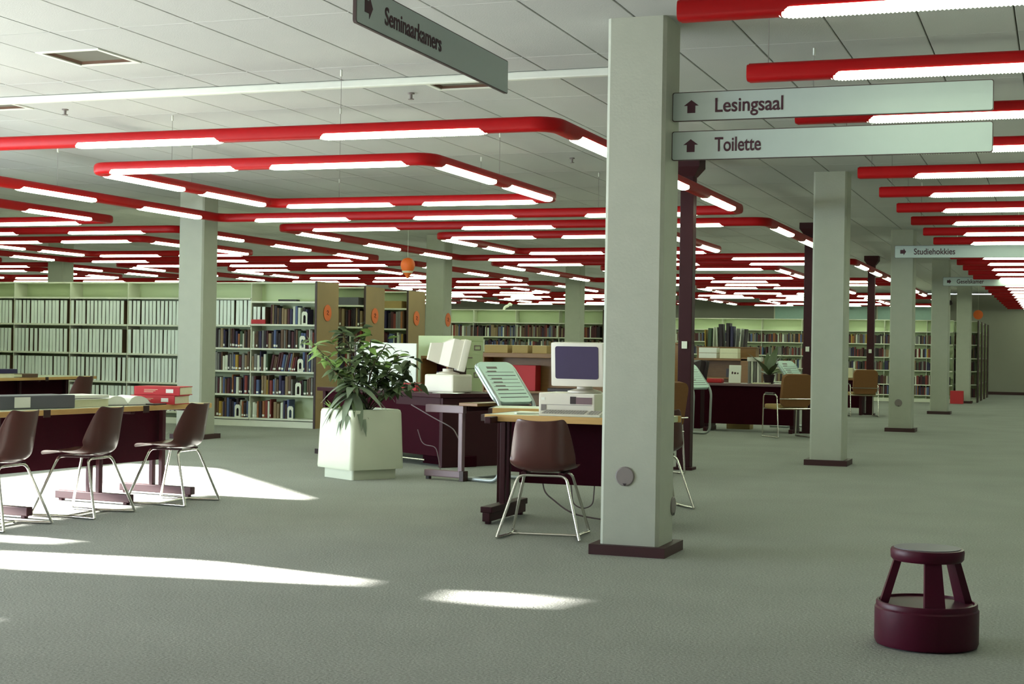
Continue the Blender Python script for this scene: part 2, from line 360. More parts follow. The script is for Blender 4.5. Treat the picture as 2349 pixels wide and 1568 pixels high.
for k, (sx, sy) in enumerate([(-8.61, 11.62), (-5.15, 11.60), (-5.14, 15.99)]):
    s_ = thing('sprinkler', sp_lab[k], 'sprinkler', (sx, sy, CH), 0, 'ceiling sprinklers')
    MB().lathe([(0.03, 0), (0.03, -0.01), (0.012, -0.014), (0.012, -0.05)], 12).build('stem', GREYDISC, s_, True)
    MB().lathe([(0.026, -0.05), (0.026, -0.056)], 12).build('deflector', GREYDISC, s_)
tag(BB(-9.7, -3.2, 10.9, 10.96, CH - 0.062, CH - 0.002, b=0.012).build('ceiling_bar', WHITE), 'long white trunking fixed across the near ceiling', 'bar')  # plain white bar just under the ceiling panels

# ------------------------------------------------------------------ columns
def column(x, y, label, sockets=()):
    c = thing('column', label, 'column', (x, y, 0), 0, 'square plastered columns')
    h, b = 0.193, 0.022
    poly = [(-h + b, -h), (h - b, -h), (h, -h + b), (h, h - b), (h - b, h), (-h + b, h), (-h, h - b), (-h, -h + b)]
    MB().prism(poly, 0.0, CH).build('shaft', PLASTER, c)
    k = 0.248
    vs = []
    for r, z in ((k, 0), (k, 0.064), (h + .002, 0.064), (h + .002, 0)): vs += [(-r, -r, z), (r, -r, z), (r, r, z), (-r, r, z)]
    fs = [(q * 4 + i, q * 4 + (i + 1) % 4, ((q + 1) % 4) * 4 + (i + 1) % 4, ((q + 1) % 4) * 4 + i) for q in range(4) for i in range(4)]
    MB().add(vs, fs).build('skirting', SKIRT, c)
    for (face, off, z) in sockets:
        if face == 'f': mt = Matrix.Translation((off, -h, z)) @ Matrix.Rotation(PI / 2, 4, 'X')
        else: mt = Matrix.Translation((h, off, z)) @ Matrix.Rotation(PI / 2, 4, 'Y')
        s_ = MB().lathe([(0.062, 0), (0.062, 0.006), (0.056, 0.01), (0.001, 0.01)], 24, mt).build('socket_plate', GREYDISC, c)
        hole = MB().prism([(-0.012, -0.045), (0.012, -0.045), (0.0, -0.06)] if face == 'f' else [(0.045, -0.012), (0.045, 0.012), (0.06, 0)], 0.009, 0.013, mt).build('socket_hole', BLACKP, s_)
    return c
CX = [-2.573, -11.142, -19.71, -28.28]; CY = [9.5, 18.03, 26.55, 35.08, 43.6]
clab = {(0, 0): 'big pale square column in the foreground carrying the direction signs', (0, 1): 'second pale square column along the aisle with its round cap hidden', (0, 2): 'third square column along the aisle with round socket plate',
        (0, 3): 'fourth square column along the aisle', (0, 4): 'fifth and last square column of the aisle behind the red box', (1, 1): 'pale square column left, beside the white binder shelves',
        (1, 2): 'grey square column rising behind the filing cabinet', (1, 3): 'grey square column behind the computer monitor', (2, 2): 'grey square column behind the white binder shelves'}
clab[(0, 1)] = 'second pale square column along the aisle, beside the brown armchair'
for i in range(4):
    for j in range(5):
        if (i, j) in clab: column(CX[i], CY[j], clab[(i, j)], {(0, 0): [('f', -0.03, 0.5), ('r', 0.2 - 0.03, 0.29)], (0, 2): [('f', -0.03, 0.49)]}.get((i, j), ()))
# dark service posts with flared caps
for k, py in enumerate((16.35, 24.87, 33.4)):
    p = thing('service_post', ['dark post with flared cap right behind the nearest column', 'dark post with flared cap left of the second column', 'dark post with flared cap between second and third columns'][k], 'post', (-3.9, py, 0), 0, 'dark floor-to-ceiling posts')
    BB(-0.075, 0.075, -0.075, 0.075, 0.03, CH - 0.1, b=0.008).build('post', METALPOST, p)
    MB().add([(-.08, -.08, CH - .2), (.08, -.08, CH - .2), (.08, .08, CH - .2), (-.08, .08, CH - .2), (-.15, -.15, CH - .1), (.15, -.15, CH - .1), (.15, .15, CH - .1), (-.15, .15, CH - .1), (-.15, -.15, CH), (.15, -.15, CH), (.15, .15, CH), (-.15, .15, CH)],
             [(3, 2, 1, 0), (0, 1, 5, 4), (1, 2, 6, 5), (2, 3, 7, 6), (3, 0, 4, 7), (4, 5, 9, 8), (5, 6, 10, 9), (6, 7, 11, 10), (7, 4, 8, 11), (8, 9, 10, 11)]).build('cap', METALPOST, p)
    BB(-0.11, 0.11, -0.11, 0.11, 0, 0.03, b=0.005).build('foot_plate', METALPOST, p)
    B(-0.03, 0.03, -0.09, -0.074, 1.33, 1.41).build('switch_plate', SHELFW, p)

# ------------------------------------------------------------------ lamps
LZ = 2.945          # tube centre
prof = []
for k in range(20):
    a = 2 * PI * k / 20; ca, sa = math.cos(a), math.sin(a); e = 0.62
    prof.append((math.copysign(abs(ca) ** e, ca), math.copysign(abs(sa) ** e, sa)))
TR = 0.055
def lens_mesh(L, ribs=True):
    n = int(L / 0.019) * 2 if ribs else 14; m = MB(); vs = []; K = 9
    for i in range(n + 1):
        s = i / n; x = (s - 0.5) * L; e = min(1.0, min(s, 1 - s) * L / 0.10); e = math.sin(e * PI / 2)
        rb = (0.006 if i % 2 else 0.0) if ribs else 0.003
        for k, (py, pz) in enumerate([(-.0562, -.022), (-.0562, -.034), (-.050, -.047), (-.030, -.057), (0, -.060), (.030, -.057), (.050, -.047), (.0562, -.034), (.0562, -.022)]):
            dz = pz + 0.012
            vs.append((x, py * (0.45 + 0.55 * e), -0.012 - 0.022 * (1 - e) + (dz - (0 if k in (0, 8) else rb)) * (0.25 + 0.75 * e) + 0.012))
    fs = [(i * K + k, i * K + k + 1, (i + 1) * K + k + 1, (i + 1) * K + k) for i in range(n) for k in range(K - 1)]
    fs += [(i * K + K - 1, i * K, (i + 1) * K, (i + 1) * K + K - 1) for i in range(n)]
    fs += [tuple(range(K)), tuple(range(n * K, n * K + K))]
    m.add(vs, fs); return m.mesh('diffuser', LENS, True)
LL = 1.43
LENS_ME = lens_mesh(LL); LENS_FAR = lens_mesh(LL, False)
WIRE_ME = MB().tube([(0, 0, 0), (0, 0, CH - LZ - TR)], 0.002, 6).mesh('hanger_wire', GREYDISC)
CUP_ME = MB().lathe([(0.009, -0.05), (0.009, 0)], 8).mesh('hanger_cup', WHITE)
def hang(parent, x, y):
    w = obj('hanger_wire', WIRE_ME, parent, (x, y, TR - 0.003)); obj('hanger_cup', CUP_ME, w, (0, 0, CH - LZ - TR))
RINGC = {}
def ring_mesh(h):
    if h in RINGC: return RINGC[h]
    pts = [(x, y, 0) for x, y in rrect(2 * h, 2 * h, 0.16, 5)]
    RINGC[h] = MB().tube(pts, TR, closed=True, prof=prof).mesh('red_tube', RED, True); return RINGC[h]
def ring_lamp(cx, cy, h, offs, label, group, near, clipx=None):
    t_ = thing('square_ring_lamp', label, 'lamp', (cx, cy, LZ), 0, group)
    obj('red_tube', ring_mesh(h), t_)
    for sgn in (-1, 1):
        for o in offs:
            lm = LENS_ME if near else LENS_FAR
            obj('diffuser', lm, t_, (o, sgn * h, -0.012)); obj('diffuser', lm, t_, (sgn * h, o, -0.012), (0, 0, PI / 2))
    if near:
        for q in [(-h / 2, -h), (h / 2, -h), (-h / 2, h), (h / 2, h), (-h, 0), (h, 0)]: hang(t_, *q)
RX = [-6.96, -15.5, -24.04, -32.58]; RY = [13.92, 22.37, 30.82, 39.27, 47.72]
HO, HI = 3.44, 1.74
OO, OI = (-2.24, 0, 2.24), (-0.855, 0.855)
for j in range(5):
    for i in range(4):
        if j == 0 and i > 0: continue
        if RX[i] + HO < -0.83 * (RY[j] + HO) - 0.5: continue
        near = (i == 0 and j == 0)
        far = not (j == 0 or (i <= 1 and j == 1))
        nm = {(0, 0): 'nearest, over the reading tables', (0, 1): 'second back, behind the nearest column', (1, 1): 'left, above the white binder shelves'}.get((i, j))
        for kind, h, off in (('large outer', HO, OO), ('small inner', HI, OI)):
            lab = ('%s red tube square ring lamp %s' % (kind, nm)) if nm else ('%s red ring lamp, %s row back, %s from the aisle' % (kind, ORD[j], ORD[i]))
            ring_lamp(RX[i], RY[j], h, off, lab, 'red square ring lamps', near)
# the ring at the left window wall is an open run ending at the wall
t_ = thing('open_ring_lamp', 'open red tube lamp run ending at the left window wall', 'lamp', (RX[1], RY[0], LZ))
MB().tube(fillet([(0.12, -HO, 0), (HO, -HO, 0), (HO, HO, 0), (0.12, HO, 0)], 0.16), TR, prof=prof).build('red_tube', RED, t_, True)
for o in OO:
    obj('diffuser', LENS_ME, t_, (HO, o, -0.012), (0, 0, PI / 2))
for sg in (-1, 1): obj('diffuser', LENS_ME, t_, (2.24, sg * HO, -0.012)); obj('diffuser', LENS_ME, t_, (0.80, sg * HO, -0.012), (0, 0, 0), (0.9, 1, 1))  # shorter second diffuser added for more light on the binder shelves
t_ = thing('open_ring_lamp', 'short open inner red tube lamp at the left window wall', 'lamp', (RX[1], RY[0], LZ))
MB().tube(fillet([(0.12, -HI, 0), (HI, -HI, 0), (HI, HI, 0), (0.12, HI, 0)], 0.16), TR, prof=prof).build('red_tube', RED, t_, True)
for o in OI: obj('diffuser', LENS_ME, t_, (HI, o, -0.012), (0, 0, PI / 2))
for sg in (-1, 1): obj('diffuser', LENS_ME, t_, (0.86, sg * HI, -0.012))  # pair added to bring more light to the binder shelves
# straight lamps across the aisle
rt = MB(); 
rt.tube([(0.012, 0, 0), (3.9, 0, 0)], TR, prof=prof); rt.tube([(0, 0, 0), (0.0121, 0, 0)], TR * 0.90, prof=prof)
ROW_ME = rt.mesh('red_tube', RED, True)
ROW_LENS = lens_mesh(1.46); ROW_FAR = lens_mesh(1.46, False)
for k in range(28):
    y = 7.16 + 1.71 * k
    if y > HY1 - 0.5: break
    lab = '%s straight red tube lamp across the aisle, counted from the viewer' % ordn(k)
    t_ = thing('aisle_lamp', lab, 'lamp', (-1.77, y, LZ), 0, 'straight red lamps across the aisle')
    obj('red_tube', ROW_ME, t_)
    rl = ROW_LENS if k < 8 else ROW_FAR
    obj('diffuser', rl, t_, (0.46 + 0.73, 0, -0.012)); obj('diffuser', rl, t_, (0.46 + 0.73 + 1.6, 0, -0.012))
    if k < 8: hang(t_, 0.12, 0); hang(t_, 2.0, 0)

# ------------------------------------------------------------------ signs
def text_mesh(txt, size, depth=0.002, bold=0.0):
    cu = bpy.data.curves.new('lettering', 'FONT'); cu.body = txt; cu.size = size; cu.extrude = depth; cu.offset = bold
    o = bpy.data.objects.new('lettering', cu); COL.objects.link(o)
    bpy.context.view_layer.update()
    me = bpy.data.meshes.new_from_object(o.evaluated_get(bpy.context.evaluated_depsgraph_get())); bpy.data.objects.remove(o)
    me.materials.clear(); me.materials.append(INK); return me
def fit_text(me, x0, z0, width, height):
    xs = [v.co.x for v in me.vertices]; ys = [v.co.y for v in me.vertices]
    a, b = min(xs), max(xs); c = 0.0; d = max(ys); sx = width / (b - a); sy = height / (d - c)
    for v in me.vertices: v.co = Vector((x0 + (v.co.x - a) * sx, -(0.0115 + v.co.z), z0 + v.co.y * sy))
ARROW = [(0, 0.5), (0.62, 0.06), (0.33, 0.06), (0.33, -0.5), (-0.33, -0.5), (-0.33, 0.06), (-0.62, 0.06)]
def sign(txt, label, loc, rz, L, text_x, text_w, cap, arrow_dir, rods=()):
    H = 0.187
    s_ = thing('direction_sign', label, 'sign', loc, rz, 'hanging direction signs')
    pl = [(x + L / 2, z) for x, z in rrect(L, H, 0.014, 3)]
    MX = Matrix.Rotation(PI / 2, 4, 'X')
    MB().prism(pl, -0.0085, 0.0085, MX).build('board', SIGNEDGE, s_)
    pl2 = [(x + L / 2, z) for x, z in rrect(L - 0.010, H - 0.010, 0.012, 3)]
    MB().prism(pl2, 0.0085, 0.010, MX).build('face', SIGNM, s_)
    MB().prism(pl2, -0.010, -0.0085, MX).build('face', SIGNM, s_)
    me = text_mesh(txt, 0.1, 0.0012, 0.0013); fit_text(me, text_x, -0.040, text_w, cap); obj('lettering', me, s_)
    ar = [(0.125 + (x * 0.078 if arrow_dir == 'up' else y * 0.085), (y * 0.082 if arrow_dir == 'up' else -x * 0.085)) for x, y in ARROW]
    MB().prism(ar, 0.0102, 0.012, MX).build('arrow', INK, s_)
    for x, z in rods: MB().tube([(x, 0, H / 2 - 0.004), (x, 0, z)], 0.006, 8).build('hanger_rod', SHELFW, s_)
    return s_
sign('Lesingsaal', 'upper sign reading Lesingsaal with up arrow, fixed to the near column', (-2.38, 9.5, 2.865), 0, 1.97, 0.28, 0.432, 0.088, 'up')
sign('Toilette', 'lower sign reading Toilette with up arrow, fixed to the near column', (-2.38, 9.5, 2.615), 0, 1.97, 0.28, 0.295, 0.088, 'up')
sign('Seminaarkamers', 'dark hanging sign reading Seminaarkamers seen at a steep angle', (-3.0, 6.12, 2.84), PI / 2, 1.97, 0.30, 0.68, 0.082, 'right', [(0.12, CH - 2.84), (0.30, CH - 2.84)])
sign('Studiehokkies', 'distant hanging sign reading Studiehokkies over the aisle', (-2.38, 23.2, 2.835), 0, 1.97, 0.28, 0.59, 0.088, 'right', [(0.9, CH - 2.835), (1.75, CH - 2.835)])
sign('Geselskamer', 'farthest hanging sign over the aisle, reading Geselskamer', (-2.38, 32.9, 2.85), 0, 1.97, 0.28, 0.54, 0.088, 'right', [(1.0, CH - 2.85), (1.75, CH - 2.85)])

# ------------------------------------------------------------------ bookcases
UB = MB().prism([(-0.5, 0.07), (-0.34, 0.0), (0.34, 0.0), (0.5, 0.07), (0.5, 1), (-0.5, 1)], 0, 1).mesh('book', BOOKC['brown'])
UL = MB().box(-0.36, 0.36, -0.012, 0.0, 0.08, 0.2).mesh('spine_label', PAPER)
_b = MB(); _b.prism([(-0.47, 0.012), (-0.43, 0.0), (0.43, 0.0), (0.47, 0.012), (0.47, 0.05), (-0.47, 0.05)], 0, 1); _b.cur = 1
_b.prism([(-0.40, 0.05), (0.40, 0.05), (0.40, 1), (-0.40, 1)], 0.005, 0.995); UBI = _b.mesh('binder', [BINDER, BOOKC['brown']])  # brown body paints in the shade of the gaps between spines
STUFF = MB(); STUFF_M = list(BOOKC.keys())
def bookcase(label, y, bays, levels, top=2.28, depth=0.74, end_r=True, endmat=None, group=None, single=False):
    x0, x1 = bays[0], bays[-1]
    c = thing('bookcase', label, 'bookcase', ((x0 + x1) / 2, y, 0), 0, group); ox = (x0 + x1) / 2
    hd = depth if single else depth / 2
    BB(x0 - ox, x1 - ox, 0.012, hd, 0.0, 0.10, b=0.006).build('base', SHELFW, c)
    B(x0 - ox, x1 - ox, hd - 0.02, hd, 0.10, top - 0.02).build('back_panel', SHELFBACK, c)
    BB(x0 - ox, x1 - ox, 0.05, hd, top - 0.022, top, b=0.005).build('top_board', SHELFW, c)
    if not single: B(x0 - ox, x1 - ox, hd + 0.001, depth, 0.0, top - 0.03).build('rear_side', SHELFW, c)
    for k in range(len(bays) - 1):
        for z in levels[k]:
            MB().add([(bays[k] - ox + .006, 0.0, z - 0.028), (bays[k + 1] - ox - .006, 0.0, z - 0.028), (bays[k + 1] - ox - .006, 0.0, z), (bays[k] - ox + .006, 0.0, z),
                      (bays[k] - ox + .006, 0.012, z - 0.028), (bays[k + 1] - ox - .006, 0.012, z - 0.028), (bays[k + 1] - ox - .006, hd - .02, z), (bays[k] - ox + .006, hd - .02, z),
                      (bays[k] - ox + .006, 0.012, z - 0.006), (bays[k + 1] - ox - .006, 0.012, z - 0.006), (bays[k + 1] - ox - .006, hd - .02, z - .006), (bays[k] - ox + .006, hd - .02, z - .006)],
                     [(0, 1, 2, 3), (3, 2, 6, 7), (0, 4, 5, 1), (4, 8, 9, 5), (8, 11, 10, 9), (11, 7, 6, 10), (0, 3, 8, 4), (3, 7, 11, 8), (1, 5, 9, 2), (2, 9, 10, 6)]).build('shelf_board', SHELFW, c)
        if k: B(bays[k] - ox - .006, bays[k] - ox + .006, 0.02, hd - .02, 0.10, top - 0.02).build('upright', SHELFW, c)
    B(x0 - ox - 0.02, x0 - ox, 0.0, depth, 0, top).build('side_panel', endmat or ENDP, c)
    if end_r:
        e = B(x1 - ox + 0.004, x1 - ox + 0.03, 0.0, depth, 0, top + 0.012).build('end_panel', endmat or ENDP, c)
        B(x1 - ox + 0.002, x1 - ox + 0.032, -0.022, 0.0, 0, top + 0.014).build('edge_strip', DARKTRIM, e)
    return c
nbook = [0]
def setmat(o, m):
    o.material_slots[0].link = 'OBJECT'; o.material_slots[0].material = m
PAL = ['maroon'] * 7 + ['black'] * 3 + ['grey'] * 3 + ['brown'] * 6 + ['tan'] * 4 + ['navy'] * 3 + ['blue'] * 3 + ['grey'] * 4 + ['white'] * 4 + ['green'] * 2 + ['black'] * 5 + ['red'] * 2 + ['yellow', 'orange']
def books(x0, x1, z, y, where, hmin=0.22, hmax=0.31, pal=None, lean_at=None, label_p=0.4, wide=1.0, group='books', stuff=False):
    x = x0 + 0.01; n = 0; pal = pal or PAL; leaned = False
    while x < x1 - 0.02:
        w = random.uniform(0.022, 0.058) * wide; h = random.uniform(hmin, hmax); cn = random.choice(pal)
        if x + w > x1: break
        if random.random() < 0.05: x += random.uniform(0.01, 0.05); continue
        if stuff or nbook[0] >= 300:
            STUFF.cur = STUFF_M.index(cn); yy = y + random.uniform(0.01, 0.035)
            STUFF.box(x + .001, x + w - .001, yy, yy + 0.18, z, z + h)
        else:
            tilt = 0.0
            if lean_at and lean_at[0] < x < lean_at[1]: tilt = 0.18
            elif lean_at and x >= lean_at[1] and not leaned: leaned = True; x += 0.06; continue
            o = obj('book', UB, None, (x + w / 2, y + random.uniform(0.034, 0.05), z + 0.001 + (w / 2) * math.sin(tilt)), (0, tilt, 0), (w - 0.002, random.uniform(0.16, 0.21), h * (0.97 if tilt else 1)))
            setmat(o, BOOKC[cn]); tag(o, '%s book, %s from left, %s' % (cn, ordn(n), where), 'book', group)
            if random.random() < label_p: obj('spine_label', UL, o)
            nbook[0] += 1; n += 1
            if tilt: x += 0.002
        x += w
def binders(x0, x1, z, y, where, h=0.39, start=0, group='white binders'):
    x = x0 + 0.012; n = start
    while x + 0.066 < x1:
        w = random.uniform(0.060, 0.066)
        o = obj('binder', UBI, None, (x + w / 2, y + 0.02, z + 0.001), (0, random.uniform(-0.012, 0.012), 0), (w - 0.004, 0.27, h))
        tag(o, 'white binder, %s from left, %s' % (ordn(n), where), 'binder', group); n += 1
        x += w + random.choice([0.003, 0.006, 0.008, 0.010, 0.016, 0.028])
    return n
S1B = [-17.72, -16.60, -15.48, -14.36, -13.22, -12.07, -10.93]
LB, LM, LR = [0.20, 0.66, 1.12, 1.59, 2.03], [0.14, 0.51, 0.88, 1.24, 1.60, 2.03], [0.14, 0.51, 0.88, 1.24, 1.62, 1.98]
bookcase('long pale bookcase at left, white binders then coloured books, brown end panel', 21.1, S1B, [LB] * 4 + [LM, LR])
rowname = {0.20: 'bottom shelf', 0.66: 'third shelf', 1.12: 'second shelf', 1.59: 'top shelf'}
for z in (1.59, 1.12, 0.66, 0.20):
    n = 0
    for k in range(4): n = binders(S1B[k], S1B[k + 1] - 0.01, z, 21.1, '%s of the long left bookcase' % rowname[z], 0.385, n, 'white binders on the %s of the long bookcase' % rowname[z])
binders(S1B[4], S1B[5], 1.60, 21.1, 'top shelf just right of the left column', 0.39, 0, 'white binders right of the left column')
for r, z in enumerate((1.24, 0.88, 0.51, 0.14)):
    books(S1B[4], S1B[5] - .01, z, 21.1, '%s shelf, bay right of the left column' % ORD[r + 1], group='books in the bay right of the left column')
books(-11.75, -11.05, 1.62, 21.1, 'top shelf, bay at the brown end panel', group='books in the bay at the end panel')
binders(-12.05, -11.80, 1.62, 21.1, 'short ones above the red box, bay at end panel', 0.27, 0, 'short white binders above the red box')
tag(BB(-12.05, -11.80, 21.085, 21.11, 1.622, 1.69, b=0.004).build('red_box', REDBOOK), 'small red strip box before the short white binders', 'box')
for r, z in enumerate((1.24, 0.88, 0.51, 0.14)):
    books(S1B[5], S1B[6] - .02 if r < 3 else -11.35, z, 21.1, '%s shelf, bay at the brown end panel' % ORD[r + 1], lean_at=(-11.75, -11.3) if r == 1 else None, group='books in the bay at the end panel')
# metal bookends
def bookend(x, y, z, label):
    pts = [(-0.05, 0), (0.05, 0), (0.05, 0.17), (0.03, 0.2), (-0.03, 0.2), (-0.05, 0.17)]; inn = [(-0.022, 0.02), (0.022, 0.02), (0.022, 0.12), (0.01, 0.145), (-0.01, 0.145), (-0.022, 0.12)]
    vs = [(a, 0, b) for a, b in pts + inn] + [(a, 0.003, b) for a, b in pts + inn]; fs = []
    for i in range(6):
        j = (i + 1) % 6; fs += [(i, j, 6 + j, 6 + i), (12 + i, 18 + i, 18 + j, 12 + j), (i, 12 + i, 12 + j, j), (6 + i, 6 + j, 18 + j, 18 + i)]
    e = thing('bookend', label, 'bookend', (x, y, z), 0, 'arched metal bookends'); MB().add(vs, fs).build('arch', SHELFW, e); B(-0.05, 0.05, 0.003, 0.02, 0.0, 0.001).build('tongue', SHELFW, e)
for r, z in enumerate((1.62, 1.24, 0.88, 0.51)): bookend(-11.12 - 0.03 * r, 21.107, z, 'arched metal bookend on the %s shelf by the brown end panel' % ORD[r])
bookend(-12.28, 21.107, 0.14, 'arched metal bookend on the bottom shelf beside the table'); bookend(-11.34, 21.107, 0.14, 'arched metal bookend on the bottom shelf by the end panel')
tag(BB(-11.60, -11.28, 21.13, 21.25, 1.981, 2.01, b=0.004).build('lying_book', BOOKC['black']), 'dark book lying on the empty top board by the end panel', 'book')
for k, (y, nm) in enumerate(((22.85, 'second'), (24.6, 'third'))):
    bookcase('%s bookcase in the row with orange disc on its end panel' % nm, y, [-14.3, -13.2, -12.07, -10.93], [LR] * 3)
    for r, z in enumerate((1.62, 1.24, 0.88)):
        books(-12.5, -10.97, z, y, '%s shelf of the %s bookcase row' % (ORD[r], nm), hmin=0.26, hmax=0.315, pal=['maroon', 'black', 'maroon', 'brown', 'black', 'tan'] if r == 0 and k == 0 else None, label_p=0.15, group='books in the %s bookcase row' % nm, stuff=(k == 1 or r == 2))
    for r, z in enumerate((1.98,)):
        tag(BB(-11.55, -11.05, y + 0.03, y + 0.25, z + .001, z + 0.13, b=0.006).build('file_box', GREYBOX if k == 0 else CARDB), ['grey file box on top of the second bookcase row', 'brown file box on top of the third bookcase row'][k], 'box')
# orange discs
DISC_ME = MB().lathe([(0.001, 0), (0.13, 0), (0.13, 0.004), (0.001, 0.004)], 32, Matrix.Rotation(PI / 2, 4, 'Y')).mesh('disc', ORANGE)
MARK_ME = MB().tube([(0.006, -0.03, 0.025), (0.006, 0.0, 0.04), (0.006, 0.025, 0.02), (0.006, -0.02, -0.02), (0.006, 0.03, -0.03)], 0.005, 6).mesh('mark', INK)
for k, (x, y, z, lab) in enumerate(((-10.895, 21.45, 1.81, 'orange disc on the nearest brown end panel'), (-10.895, 23.2, 1.81, 'orange disc on the second end panel'), (-10.895, 24.95, 1.81, 'orange disc on the third end panel'), (-10.945, 26.55, 1.82, 'orange disc on the grey column'))):
    d = thing('orange_disc', lab, 'disc', (x, y, z), 0, 'orange shelf discs'); dd = obj('disc', DISC_ME, d); obj('mark', MARK_ME, dd)
d = thing('orange_disc', 'orange disc high above the dark fins at the aisle end', 'disc', (-2.22, 43.9, 2.45), -PI / 2, 'orange shelf discs'); obj('disc', DISC_ME, d); MB().tube([(0.002, 0, 0.12), (0.002, 0, CH - 2.45)], 0.003, 5).build('hanger_wire', SHELFW, d)
# orange balloon-shaped pendant
bl = thing('balloon_pendant', 'orange balloon-shaped pendant with white band under the ceiling', 'pendant', (-8.93, 20.1, 2.29))
pr = [(0.012, 0.0), (0.03, 0.03), (0.07, 0.09), (0.098, 0.15), (0.105, 0.19), (0.098, 0.235), (0.07, 0.275), (0.03, 0.293), (0.004, 0.297)]
MB().lathe(pr, 20).build('balloon', ORANGE, bl, True)
MB().lathe([(0.064, 0.077), (0.085, 0.105), (0.087, 0.105), (0.066, 0.077)], 20, cap=False).build('band', CREAM, bl, True)
MB().tube([(0, 0, 0.29), (0, 0, CH - 2.29)], 0.0015, 5).build('thread', SHELFW, bl)
# far bookcases
bookcase('far pale bookcase behind the filing cabinet', 36.0, [-15.3, -14.15, -13.0, -11.85, -10.7], [[0.14, 0.51, 0.88, 1.24, 1.60, 1.96]] * 4, depth=0.6)
bookcase('farthest long bookcase behind the service desks', 43.4, [-11.6, -10.45, -9.3, -8.15, -7.0, -5.85, -4.7, -3.55, -2.85], [[0.2, 0.49, 0.88, 1.24, 1.61, 1.96]] * 8, depth=0.6, end_r=False)
for z in (1.60, 1.24, 0.88): books(-15.2, -10.75, z, 36.0, '', stuff=True)
for z in (1.61, 1.24, 0.88, 0.49, 0.2): books(-11.5, -2.9, z, 43.4, '', stuff=True, hmin=0.2, hmax=0.27)
for k in range(4):
    yy = 44.3 + 1.9 * k
    bookcase('dark-edged end of the %s bookcase at the far aisle end' % ['nearest', 'second', 'third', 'fourth'][k], yy, [-5.5, -4.4, -3.3, -2.25], [LR] * 3, endmat=MAROON2, depth=0.6)
    if k == 0:
        for z in (1.62, 1.24, 0.88, 0.51, 0.14): books(-3.2, -2.28, z, yy, '', stuff=True, pal=['maroon', 'black', 'brown'])
so_ = STUFF.build('shelved_books_far', [BOOKC[n] for n in STUFF_M]); tag(so_, 'rows of small coloured books filling the distant bookcases', 'books', kind='stuff')
orn = thing('ornament', 'small white animal ornament on top of the far bookcase', 'ornament', (-13.3, 36.2, 2.28))
MB().tube(fillet([(-0.09, 0, 0.0), (-0.06, 0, 0.08), (0.03, 0, 0.1), (0.06, 0, 0.16), (0.12, 0, 0.12)], 0.04), 0.035, 8).build('body', WHITE, orn, True)
tag(BB(-2.86, -2.52, 42.75, 43.05, 0, 0.35, b=0.008).build('red_box', REDBOOK), 'red square box on the floor at the last aisle column', 'box')
dm = thing('dark_dome', 'small dark dome fixed to the fourth aisle column', 'dome', (-2.375, 35.08, 2.48)); MB().lathe([(0.001, -0.06), (0.04, -0.045), (0.06, 0), (0.04, 0.045), (0.001, 0.06)], 14).build('globe', BLACKP, dm, True)

# ------------------------------------------------------------------ moulded chairs
def shell_mesh():
    P = [(0.255, 0.452), (0.245, 0.478), (0.19, 0.482), (0.08, 0.468), (-0.05, 0.452), (-0.14, 0.452), (-0.195, 0.475), (-0.222, 0.53), (-0.238, 0.62), (-0.252, 0.72), (-0.264, 0.795), (-0.268, 0.822)]
    HWD = [0.19, 0.215, 0.232, 0.24, 0.243, 0.243, 0.243, 0.24, 0.228, 0.208, 0.19, 0.165]
    CU = [0.0, 0.005, 0.012, 0.022, 0.04, 0.07, 0.10, 0.115, 0.10, 0.075, 0.05, 0.035]
    K = 11; vs = []
    for i, (y, z) in enumerate(P):
        a = P[max(0, i - 1)]; b = P[min(len(P) - 1, i + 1)]; ty, tz = b[0] - a[0], b[1] - a[1]; l = math.hypot(ty, tz); ny, nz = tz / l, -ty / l
        if i < 2: ny, nz = 0, 1
        for k in range(K):
            s = -1 + 2 * k / (K - 1); c = CU[i] * abs(s) ** 3
            dz = -0.012 * (1 - s * s) if i == len(P) - 1 else 0
            vs.append((HWD[i] * s * (1 - 0.05 * abs(s) ** 6), y + ny * c, z + nz * c + dz))
    fs = [(i * K + k, i * K + k + 1, (i + 1) * K + k + 1, (i + 1) * K + k) for i in range(len(P) - 1) for k in range(K - 1)]
    return MB().add(vs, fs).mesh('shell', SHELL, True)
def moulded_chair(label, loc, rz, group):
    c = thing('moulded_chair', label, 'chair', loc, rz, group)
    s_ = obj('shell', shell_mesh(), c)
    md = s_.modifiers.new('thickness', 'SOLIDIFY'); md.thickness = 0.007; md.offset = 0
    sb = s_.modifiers.new('smooth', 'SUBSURF'); sb.levels = 2; sb.render_levels = 2
    r = 0.0105
    MB().tube(fillet([(-0.285, -0.27, 0.011), (-0.165, -0.13, 0.432), (0.165, -0.13, 0.432), (0.285, -0.27, 0.011)], 0.05), r, 10).build('rear_leg_frame', CHROME, c, True)
    MB().tube(fillet([(-0.275, 0.27, 0.011), (-0.165, 0.12, 0.440), (0.165, 0.12, 0.440), (0.275, 0.27, 0.011)], 0.05), r, 10).build('front_leg_frame', CHROME, c, True)
    for sg in (-1, 1):
        MB().tube(fillet([(sg * 0.285, -0.27, 0.0115), (sg * 0.225, 0.0, 0.0115), (sg * 0.275, 0.27, 0.0115)], 0.12), r, 10).build('floor_runner', CHROME, c, True)
        MB().bbox(sg * 0.13 - 0.02, sg * 0.13 + 0.02, -0.14, 0.13, 0.437, 0.452, b=0.004).build('seat_mount', MAROON2, c)
    MB().tube([(-0.235, 0.0, 0.0115), (0.235, 0.0, 0.0115)], 0.008, 8).build('floor_crossbar', CHROME, c, True)
    return c
ch0 = moulded_chair('brown moulded plastic chair on chrome legs at the computer desk', (-3.37, 10.0, 0), math.radians(9), 'brown moulded chairs')
def chair(label, x, y, deg): return dup(ch0, (x, y, 0), math.radians(deg), label)
